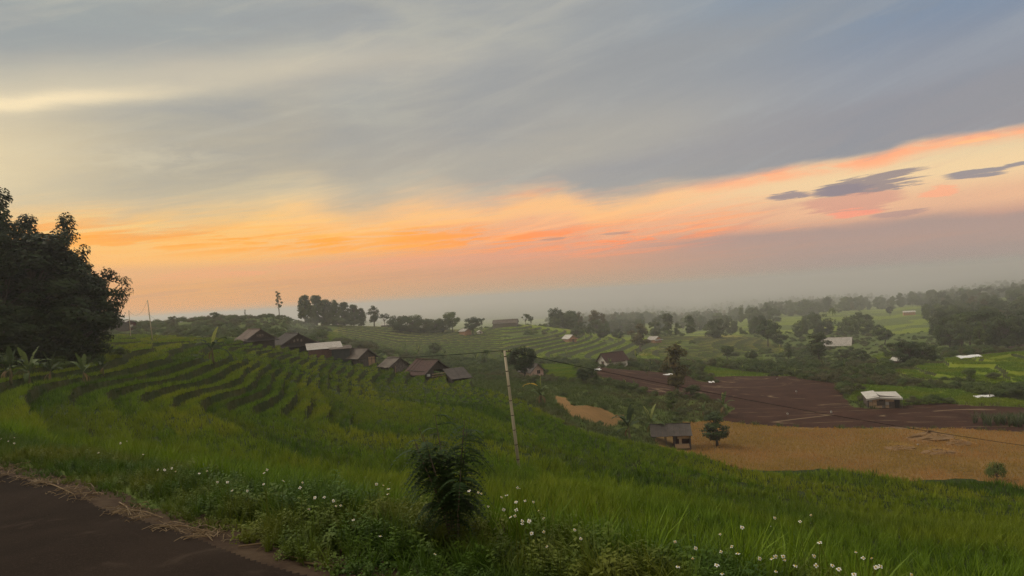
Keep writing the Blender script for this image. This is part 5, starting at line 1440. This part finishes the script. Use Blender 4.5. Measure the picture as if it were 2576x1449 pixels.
banana(1362, 1022, 76, 'banana clump with drooping dead leaves and one yellow leaf, right of the bamboo pole', 'banana leaf', 11, dmin=55, seed=4, dead=6, extra=(('banana leaf yellow', 'wide', 3.0, .62, 1.5, 'bright yellow dying leaf'), ('banana leaf pale', 'spear', 1, .6, 1.0, None)))
banana(1585, 1110, 92, 'dark banana plant with broad upright leaves left of the open shed', 'banana leaf dark', 8, dmin=30, seed=9)
banana(1640, 1100, 84, 'bright leaved banana plant at the left corner of the open shed', 'banana leaf', 7, dmin=50, seed=10, extra=(('banana leaf pale', 'up', 0.4, .6, 1.0, None), ('banana leaf pale', 'up', 2.4, .55, 1.0, None)))
banana(1822, 1045, 60, 'banana plant on the edge of the ploughed field with one tall spear leaf', 'banana leaf', 7, dmin=50, seed=21, extra=(('banana leaf pale', 'up', 1.4, .55, 1.0, None),))
banana(1770, 1050, 40, 'yellowish small banana plant left of the spear-leaved one', 'banana leaf', 6, dmin=50, seed=22)
GB = 'small bananas along the field edges'
AREAS = (('on the weedy slope below the ploughed field', ((1572, 980, 26), (1598, 984, 30))), ('beside the brown tiled hut', ((1535, 925, 26), (1600, 915, 40))), ('at the top edge of the ploughed field before the brownish tree', ((1640, 928, 22), (1630, 945, 26))),
         ('in the hollow behind the tiled hut', ((1215, 925, 44), (1200, 922, 40), (1120, 905, 36), (1260, 900, 26))), ('behind the plank hut and woven hut', ((1055, 900, 34), (1048, 905, 30), (1020, 890, 24))),
         ('behind the green strip above the ploughed field', ((1868, 940, 26), (1905, 940, 28), (1930, 938, 24), (1950, 942, 22))), ('at the far right corner of the ploughed field', ((1990, 945, 26), (2000, 948, 22))), ('beneath the dark tree with forked trunk', ((2075, 930, 28), (2100, 925, 24))),
         ('below the upper right paddies', ((2490, 1000, 34), (2530, 985, 26))), ('left of the upper right paddies', ((2330, 945, 22), (2200, 940, 22), (2340, 905, 26), (2255, 900, 20))), ('above the bright green plot by the bamboo pole', ((1425, 905, 30), (1395, 915, 28))),
         ('beside the orange hut on the knoll', ((1555, 860, 24),)), ('on the left ridge before the lone tree and grove', ((690, 818, 22), (720, 820, 26), (672, 818, 20), (752, 822, 18))))
for area, spots in AREAS:
    for i, (U, V, h) in enumerate(spots):
        size = '' if len(spots) == 1 else ORD[i] + ' '
        banana(U, V, h, size + 'small banana plant ' + area, random.choice(('banana leaf', 'banana leaf', 'banana leaf dark')), random.randrange(4, 7), GB, 85, dead=1, extra=(('banana leaf pale', 'up', random.uniform(0, 6), .5, 1.0, None),) if random.random() < .6 else ())

# ---- bamboo pole with its wire, and the two thin poles on the left
def bamboo_pole(label, p0, p1, r0, r1, nodes, cross=False, name='bamboo_pole'):
    p0 = Vector(p0); p1 = Vector(p1)
    e = thing(name, label, 'pole', p0); d = p1 - p0
    MB().tube([d.normalized() * -.5, d * .33, d * .66, d], [r0, r0 * .95 + r1 * .05, (r0 + r1) / 2, r1], 10).build('culm', 'bamboo', e, True)
    for k in range(nodes):
        t = (k + .6) / nodes; c = d * t; r = r0 + (r1 - r0) * t
        MB().tube([c - d.normalized() * .018, c, c + d.normalized() * .018], [r * 1.02, r * 1.2, r * 1.02], 10).build('node_ring', 'bamboo node', e)
    if cross:
        c = d * .985
        MB().tube([c + Vector((-.10, 0, .01)), c + Vector((.22, .02, .03))], .016, 6).build('crosspiece', 'weathered plank', e)
        MB().tube([c + Vector((.10, 0, -.02)), c + Vector((.24, 0, .09))], .012, 5).build('bracket', 'weathered plank', e)
        for q in (-.06, .14): MB().tube([c + Vector((q, 0, .02)), c + Vector((q, 0, .06)), c + Vector((q, 0, .09))], [.014, .022, .012], 6).build('insulator', 'bamboo node', e)
    return p0, p1
pb = hit(1304, 1152, RICE * .8); dx, dz = ray(1304, 1152)
dxt, dzt = ray(1269, 882)
ptop = Vector((dxt * pb[1], pb[1], CAMZ + dzt * pb[1]))
bamboo_pole('leaning bamboo pole carrying a wire, standing in the near rice', (pb[0], pb[1], pb[2]), ptop, .054, .042, 8, True)
def pt(U, V, d):
    dx, dz = ray(U, V); return Vector((dx * d, d, CAMZ + dz * d))
lp = []
for U, V0, V1, U1, d, r in ((383, 846, 755, 371, 105, .07), (328, 830, 781, 324, 120, .07)):
    b = pt(U, V0, d); b.z = landz(b.x, b.y); tp = pt(U1, V1, d)
    bamboo_pole('thin tall pole on the left skyline, the taller of two' if V1 == 755 else 'short thin pole on the left skyline beside the red house', b, tp, r, r * .75, 3, False, 'thin_pole'); lp.append(tp)
def wire(label, pts, r):
    P = [Vector(p) for p in pts]; o = Vector(P[0])
    ob = MB().tube([p - o for p in P], r, 5, False).build('wire', 'wire black', None, True, o); tag(ob, label, 'wire', 'wires between the poles')
def sagged(a, b, sag, n=14): return [a.lerp(b, t) - Vector((0, 0, 4 * sag * t * (1 - t))) for t in np.linspace(0, 1, n)]
wire('black wire running from the bamboo pole down to the right edge', sagged(ptop, pt(2950, 1168, 33), .35), .010)
wire('black wire running left from the bamboo pole over the near paddies', sagged(ptop, pt(575, 882, 62), .5) + sagged(pt(575, 882, 62), pt(372, 790, 105), .5)[1:], .011)
wire('faint wire between the two thin poles on the left skyline', sagged(lp[0], lp[1], 1.4), .012)

# ---- feathery shrub in the weeds
def shrub():
    r = np.random.default_rng(8)
    p = hit(1150, 1395, .02); e = thing('feathery_shrub', 'dark feathery shrub with drooping fronds rising from the roadside weeds', 'shrub', p)
    H = (1395 - 1085) * p[1] / F * 1.14
    b = MB(); P = []
    for k in range(13):
        a = r.uniform(0, 6.28); ln = r.uniform(.05, .27) * H; h = H * r.uniform(.55, .95) if k else H * .98
        pts = [(0, 0, -.03), (math.cos(a) * ln * .4, math.sin(a) * ln * .4, h * .5), (math.cos(a) * ln, math.sin(a) * ln, h)]
        b.tube(pts, [.009, .006, .002], 5, False)
        for q in range(19):
            t = r.uniform(.30, 1.0) ** .75; s = np.array(pts[1]) * (2 * t) if t < .5 else np.array(pts[1]) + (np.array(pts[2]) - np.array(pts[1])) * (t - .5) * 2
            fa = r.uniform(0, 6.28); L = r.uniform(.17, .28) * (1.15 - .3 * t); el = r.uniform(.1, .9)
            m = 11; tt = np.linspace(0, 1, m)
            out = np.array([math.cos(fa), math.sin(fa), 0]); sd = np.array([-math.sin(fa), math.cos(fa), 0])
            C = s + np.outer(tt, out) * L * math.cos(el * .6) + np.outer(tt * math.sin(el) - 1.25 * tt ** 2, [0, 0, 1]) * L * .8
            rb = MB().tube(C[::5], [.0022, .0016, .001], 3, False); P.append((np.array(rb.v), np.array(rb.f)))
            for c, u in zip(C[1:], tt[1:]):
                for sg in (-1, 1):
                    l = .042 * math.sin(math.pi * (.18 + .75 * u)); d = sd * sg + out * .45 + np.array([0, 0, -.25])
                    n2 = np.cross(d, [0, 0, 1]); n2 /= np.linalg.norm(n2)
                    P.append((np.array([c, c + d * l * .5 + n2 * l * .28, c + d * l, c + d * l * .5 - n2 * l * .28]), np.array([[0, 1, 2, 3]])))
    b.build('stem', 'bark', e); link('foliage', np_mesh('foliage', *join(P), 'shrub leaf'), e)
shrub()

# ---- white flowers standing above the weeds, where they show in the photograph
FL = [(1949, 1303), (1939, 1324), (2013, 1312), (2040, 1296), (2039, 1316), (1812, 1344), (1867, 1327), (1750, 1379), (1841, 1375), (1856, 1393), (1698, 1363), (1814, 1388), (2062, 1365), (1911, 1405), (1942, 1406), (1951, 1400), (1970, 1400), (1974, 1409), (2048, 1399), (2153, 1389),
      (2053, 1423), (2094, 1423), (2110, 1432), (2172, 1404), (2193, 1405), (2203, 1427), (2215, 1425), (1803, 1422), (1952, 1438), (1743, 1405), (2001, 1424), (1705, 1426), (1817, 1444), (2293, 1446), (2148, 1445),
      (853, 1196), (918, 1200), (947, 1218), (965, 1221), (981, 1214), (977, 1230), (976, 1243), (839, 1260), (845, 1273), (857, 1272), (1180, 1235), (1203, 1239), (1211, 1242), (1262, 1251), (1274, 1246), (1302, 1227), (1308, 1229), (1298, 1263), (1321, 1260), (1342, 1263), (1267, 1282), (1299, 1283),
      (1355, 1285), (1284, 1301), (1296, 1298), (1314, 1311), (1331, 1311), (1314, 1318), (1368, 1304), (1337, 1342), (1368, 1338), (1446, 1333), (1461, 1355), (1376, 1375), (1228, 1274), (1094, 1394), (957, 1349), (889, 1308),
      (3, 1104), (21, 1110), (36, 1101), (36, 1115), (319, 1110), (303, 1115), (360, 1143), (248, 1139), (397, 1182), (414, 1182), (442, 1186), (432, 1178), (501, 1191), (521, 1185), (547, 1213), (572, 1213), (672, 1182), (664, 1190), (663, 1218), (584, 1234), (622, 1235), (713, 1210), (755, 1227), (761, 1214), (792, 1252), (816, 1251), (777, 1281)]
def flowers():
    r = np.random.default_rng(21)
    heads = []; disc = MB().tube([(0, 0, -.002), (0, 0, .003), (0, 0, .005)], [.003, .0042, .0015], 6).mesh('flower_disc', 'flower centre')
    for k in range(3):
        P = []
        n = (5, 6, 4)[k]
        for q in range(n):
            a = 6.283 * q / n + r.normal(0, .12); L = .0165 * r.uniform(.85, 1.15); w = .0064
            d = np.array([math.cos(a), math.sin(a), 0]); s = np.array([-math.sin(a), math.cos(a), 0]); up = np.array([0, 0, 1])
            P.append((np.array([d * .002 - s * .001, d * L * .65 - s * w + up * .002, d * L - s * w * .4 - up * .001, d * L + s * w * .4 - up * .001, d * L * .65 + s * w + up * .002, d * .002 + s * .001]), np.array([[0, 1, 4, 5], [1, 2, 3, 4]])))
        heads.append(np_mesh('petals', *join(P), 'white petal'))
    for i, (U, V) in enumerate(FL):
        off = r.uniform(.34, .55)
        p = hit(U, V, off)
        while off > .1 and road_s(p[0], p[1]) < .35: off -= .03; p = hit(U, V, off)
        dx, dz = ray(U, V); top = Vector((dx * p[1], p[1], CAMZ + dz * p[1])); h = max(.12, top.z - p.z)
        lean = Vector((r.normal(0, .05), r.normal(0, .05), 0)); base = Vector((top.x + lean.x, top.y + lean.y, top.z - h))
        zone = ('at the far end of the road edge' if U < 150 else 'near the far third of the road edge' if U < 380 else 'above the middle of the road edge' if U < 620 else 'left of the feathery shrub, well away from it' if U < 830 else
                'just left of the feathery shrub' if U < 1060 else 'in front of the feathery shrub' if U < 1215 else 'close on the right of the feathery shrub' if U < 1320 else 'below the foot of the bamboo pole' if U < 1500 else
                'below the open shed on the stubble' if U < 1860 else 'standing tall before the rice below the stubble field' if V < 1380 else 'low along the bottom edge below the stubble field' if U < 2060 else 'at the right end of the weeds')
        e = thing('white_flower', 'small white wild flower ' + zone, 'flower', base, 0, 'white wild flowers in the roadside weeds')
        t = top - base
        MB().tube([(0, 0, 0), Vector((-lean.x * .2, -lean.y * .2, h * .5)), t], [.0028, .0022, .0014], 4, False).build('stem', 'weed leaf', e)
        hd = link('petals', heads[i % 3], e, t); hd.rotation_euler = (r.normal(.6, .5), r.normal(0, .35), r.uniform(-.5, .5)); hd.scale = (r.uniform(.42, .78),) * 3
        dc = link('flower_disc', disc, e, t); dc.rotation_euler = hd.rotation_euler
flowers()
# dry stalks lying at the edge of the road
for i, (u0, v0, u1, v1) in enumerate(((320, 1280, 410, 1300), (402, 1320, 520, 1332), (600, 1372, 712, 1366), (705, 1394, 830, 1426), (757, 1412, 900, 1440), (700, 1350, 645, 1380), (300, 1262, 330, 1292), (85, 1205, 185, 1240))):
    a = hit(u0, v0, .02); b = hit(u1, v1, .02); m = (a + b) / 2
    o = MB().tube([a - m + Vector((0, 0, .014)), Vector((0.01, .01, .024)), b - m + Vector((0, 0, .012))], [.006, .0055, .003], 5).build('dry_stalk', 'dry straw stalk', None, False, m)
    tag(o, ('pale dry stalk lying at the upper middle of the road edge', 'dry stalk lying along the middle of the road edge', 'dry stalk lying under the weeds left of the shrub', 'long dry stalk at the near end of the road edge, upper one', 'long dry stalk at the near end of the road edge, lower one', 'dry stalk propped against the weeds near the tall grass blade', 'short dry stalk pointing onto the asphalt', 'thin dry stalk at the far end of the road edge')[i], 'stalk', 'dry stalks on the road edge')

# ---- odds and ends in the fields
def heap(U, V, w, h, label):
    p = hit(U, V, 0, 55); d = p[1]; W = w * d / F; Hh = h * d / F; r = np.random.default_rng(int(U))
    b = MB(); n, m = 18, 6; vs = []; fs = []
    for j in range(m + 1):
        f = j / m
        for k in range(n):
            a = 6.283 * k / n; q = math.cos(f * 1.57) ** .8 * (1 + .12 * r.normal())
            vs.append((math.cos(a) * q * W / 2, math.sin(a) * q * W / 3, f ** 1.1 * Hh * (1 + .08 * r.normal()) - .1))
    for j in range(m):
        for k in range(n): fs.append((j * n + k, j * n + (k + 1) % n, (j + 1) * n + (k + 1) % n, (j + 1) * n + k))
    fs.append(tuple(m * n + k for k in range(n)))
    e = thing('straw_heap', label, 'straw heap', p, 0, 'straw heaps on the stubble field')
    b.add(vs, fs).build('mound', 'straw heap', e)
    P = [blades(420, .34, .035, 2, W * .55, 1.6, int(U) + 3, .6), tuple((lambda v, f: (v + np.array([0, 0, Hh * .55]), f))(*blades(200, .34, .035, 2, W * .28, 1.6, int(U) + 5, .6)))]; link('loose_straw', np_mesh('loose_straw', *join(P), 'stubble stalk'), e)
heap(2340, 1104, 120, 22, 'large flattened straw heap at the back of the stubble field'); heap(2410, 1118, 70, 15, 'low straw heap right of the largest one'); heap(2360, 1140, 90, 13, 'low straw heap in front of the largest one'); heap(2262, 1128, 90, 10, 'flat spread of straw left of the largest heap')
def corn():
    e_p = hit(2545, 1070, 0, 55)
    r = np.random.default_rng(3); P = []
    for k in range(90):
        x, y = r.uniform(-3.2, 3.2), r.uniform(-1.2, 3.0)
        v, f = blades(9, 1.9 * r.uniform(.7, 1.1), .09, 3, .05, .7, 400 + k); P.append((v + np.array([x, y, landz(e_p[0] + x, e_p[1] + y) - e_p[2]]), f))
    o = link('corn_plants', np_mesh('corn_plants', *join(P), 'corn leaf'), None, e_p); tag(o, 'patch of tall corn at the right end of the ploughed field', 'corn', kind='stuff')
corn()
def tarp(U, V, w, h, label, rz=0.0, name='white_tarp'):
    p = hit(U, V, 0, 55); d = p[1]; W = w * d / F; r = np.random.default_rng(int(U)); n = 7; vs = []; fs = []
    D = h * d / F * 3.2
    for j in range(4):
        for k in range(n): vs.append(((k / (n - 1) - .5) * W, (j / 3 - .5) * D, .12 + .18 * j / 3 * D + .05 * r.normal()))
    for j in range(3):
        for k in range(n - 1): fs.append((j * n + k, j * n + k + 1, (j + 1) * n + k + 1, (j + 1) * n + k))
    vs += [(x, y, z - .03) for x, y, z in vs]; fs += [tuple(i + 4 * n for i in f[::-1]) for f in fs]
    o = MB().add(vs, fs).build(name, 'white plastic', None, False, p); o.rotation_euler.z = rz
    tag(o, label, 'tarp', 'white sheets lying in the fields')
tarp(2440, 902, 58, 7, 'white sheet lying at the top of the upper right paddies'); tarp(2477, 1000, 48, 5, 'white sheet lying low at the edge of the young rice'); tarp(1502, 932, 22, 4, 'white sheet lying beside the brown tiled hut', .4); tarp(1680, 944, 24, 3, 'white sheet lying at the foot of the brownish tall tree'); tarp(1790, 963, 14, 3, 'small white sheet in the middle of the ploughed field')
def stake(U, V, h, label):
    p = hit(U, V, 0, 55); H = h * p[1] / F
    e = thing('marker_stake', label, 'stake', p, 0, 'stakes with white bags')
    MB().tube([(0, 0, -.2), (.02, 0, H)], .025, 5).build('stick', 'weathered plank', e)
    MB().add([(-.10, 0, H), (.10, .02, H), (.14, .08, H * .6), (-.08, .08, H * .62), (-.10, .12, H), (.10, .14, H)], [(0, 1, 2, 3), (5, 4, 3, 2), (0, 3, 4), (1, 5, 2)]).build('plastic_bag', 'white plastic', e)
stake(1956, 958, 7, 'stake with a white bag at the top of the ploughed field'); stake(2004, 992, 9, 'stake with a white bag in the middle of the ploughed field'); stake(1982, 1049, 10, 'left of two bagged stakes low in the ploughed field'); stake(2092, 1048, 14, 'right of two bagged stakes low in the ploughed field'); stake(2310, 1124, 7, 'stake with a white bag on the stubble field'); stake(1088, 835, 18, 'white flag-like bag on the middle ridge terrace')
def lamp():
    p = hit(2562, 795, 0, 200); e = thing('street_lamp', 'small lit lamp on a post at the right edge below the orange roofs', 'lamp', p); H = (795 - 781) * p[1] / F + .5
    MB().tube([(0, 0, -1), (0, 0, H), (-.5, -.4, H + .2)], .08, 6).build('post', 'weathered plank', e)
    m, nt, b = new_mat('lamp glass'); b.inputs['Emission Color'].default_value = (1, .97, .9, 1); b.inputs['Emission Strength'].default_value = 3.0; b.inputs['Base Color'].default_value = (.9, .9, .85, 1); MAT['lamp'] = m
    MB().tube([(-.5, -.4, H - .15), (-.5, -.4, H + .05), (-.5, -.4, H + .25)], [.25, .45, .2], 8).build('bulb', 'lamp', e)
lamp()
# ---- thin smoke above the thatched hut
def smoke():
    m = bpy.data.materials.new('smoke'); m.use_nodes = True; nt = m.node_tree
    for n in list(nt.nodes): nt.nodes.remove(n)
    out = nt.nodes.new('ShaderNodeOutputMaterial'); pv = nt.nodes.new('ShaderNodeVolumePrincipled'); pv.inputs['Density'].default_value = .028; pv.inputs['Color'].default_value = (.9, .88, .86, 1); pv.inputs['Density Attribute'].default_value = ''
    nt.links.new(pv.outputs[0], out.inputs['Volume']); MAT['smoke'] = m
    c = pt(752, 830, 112)
    me = bpy.data.meshes.new('smoke'); bm = bmesh.new(); bmesh.ops.create_icosphere(bm, subdivisions=4, radius=1)
    for v in bm.verts:
        t = (v.co.z + 1) / 2; w = .45 + .9 * t; k = 1 + .22 * math.sin(5 * v.co.x + 3) * math.cos(4 * v.co.z + v.co.y * 5)
        v.co = Vector((v.co.x * 2.6 * w * k + 1.2 * t, v.co.y * 1.8 * w * k, v.co.z * 1.9 * k))
    bm.to_mesh(me); bm.free(); me.materials.append(m); me.polygons.foreach_set('use_smooth', [True] * len(me.polygons))
    tag(link('smoke', me, None, c), 'thin grey smoke drifting above the dark thatched hut', 'smoke', kind='stuff')
smoke()
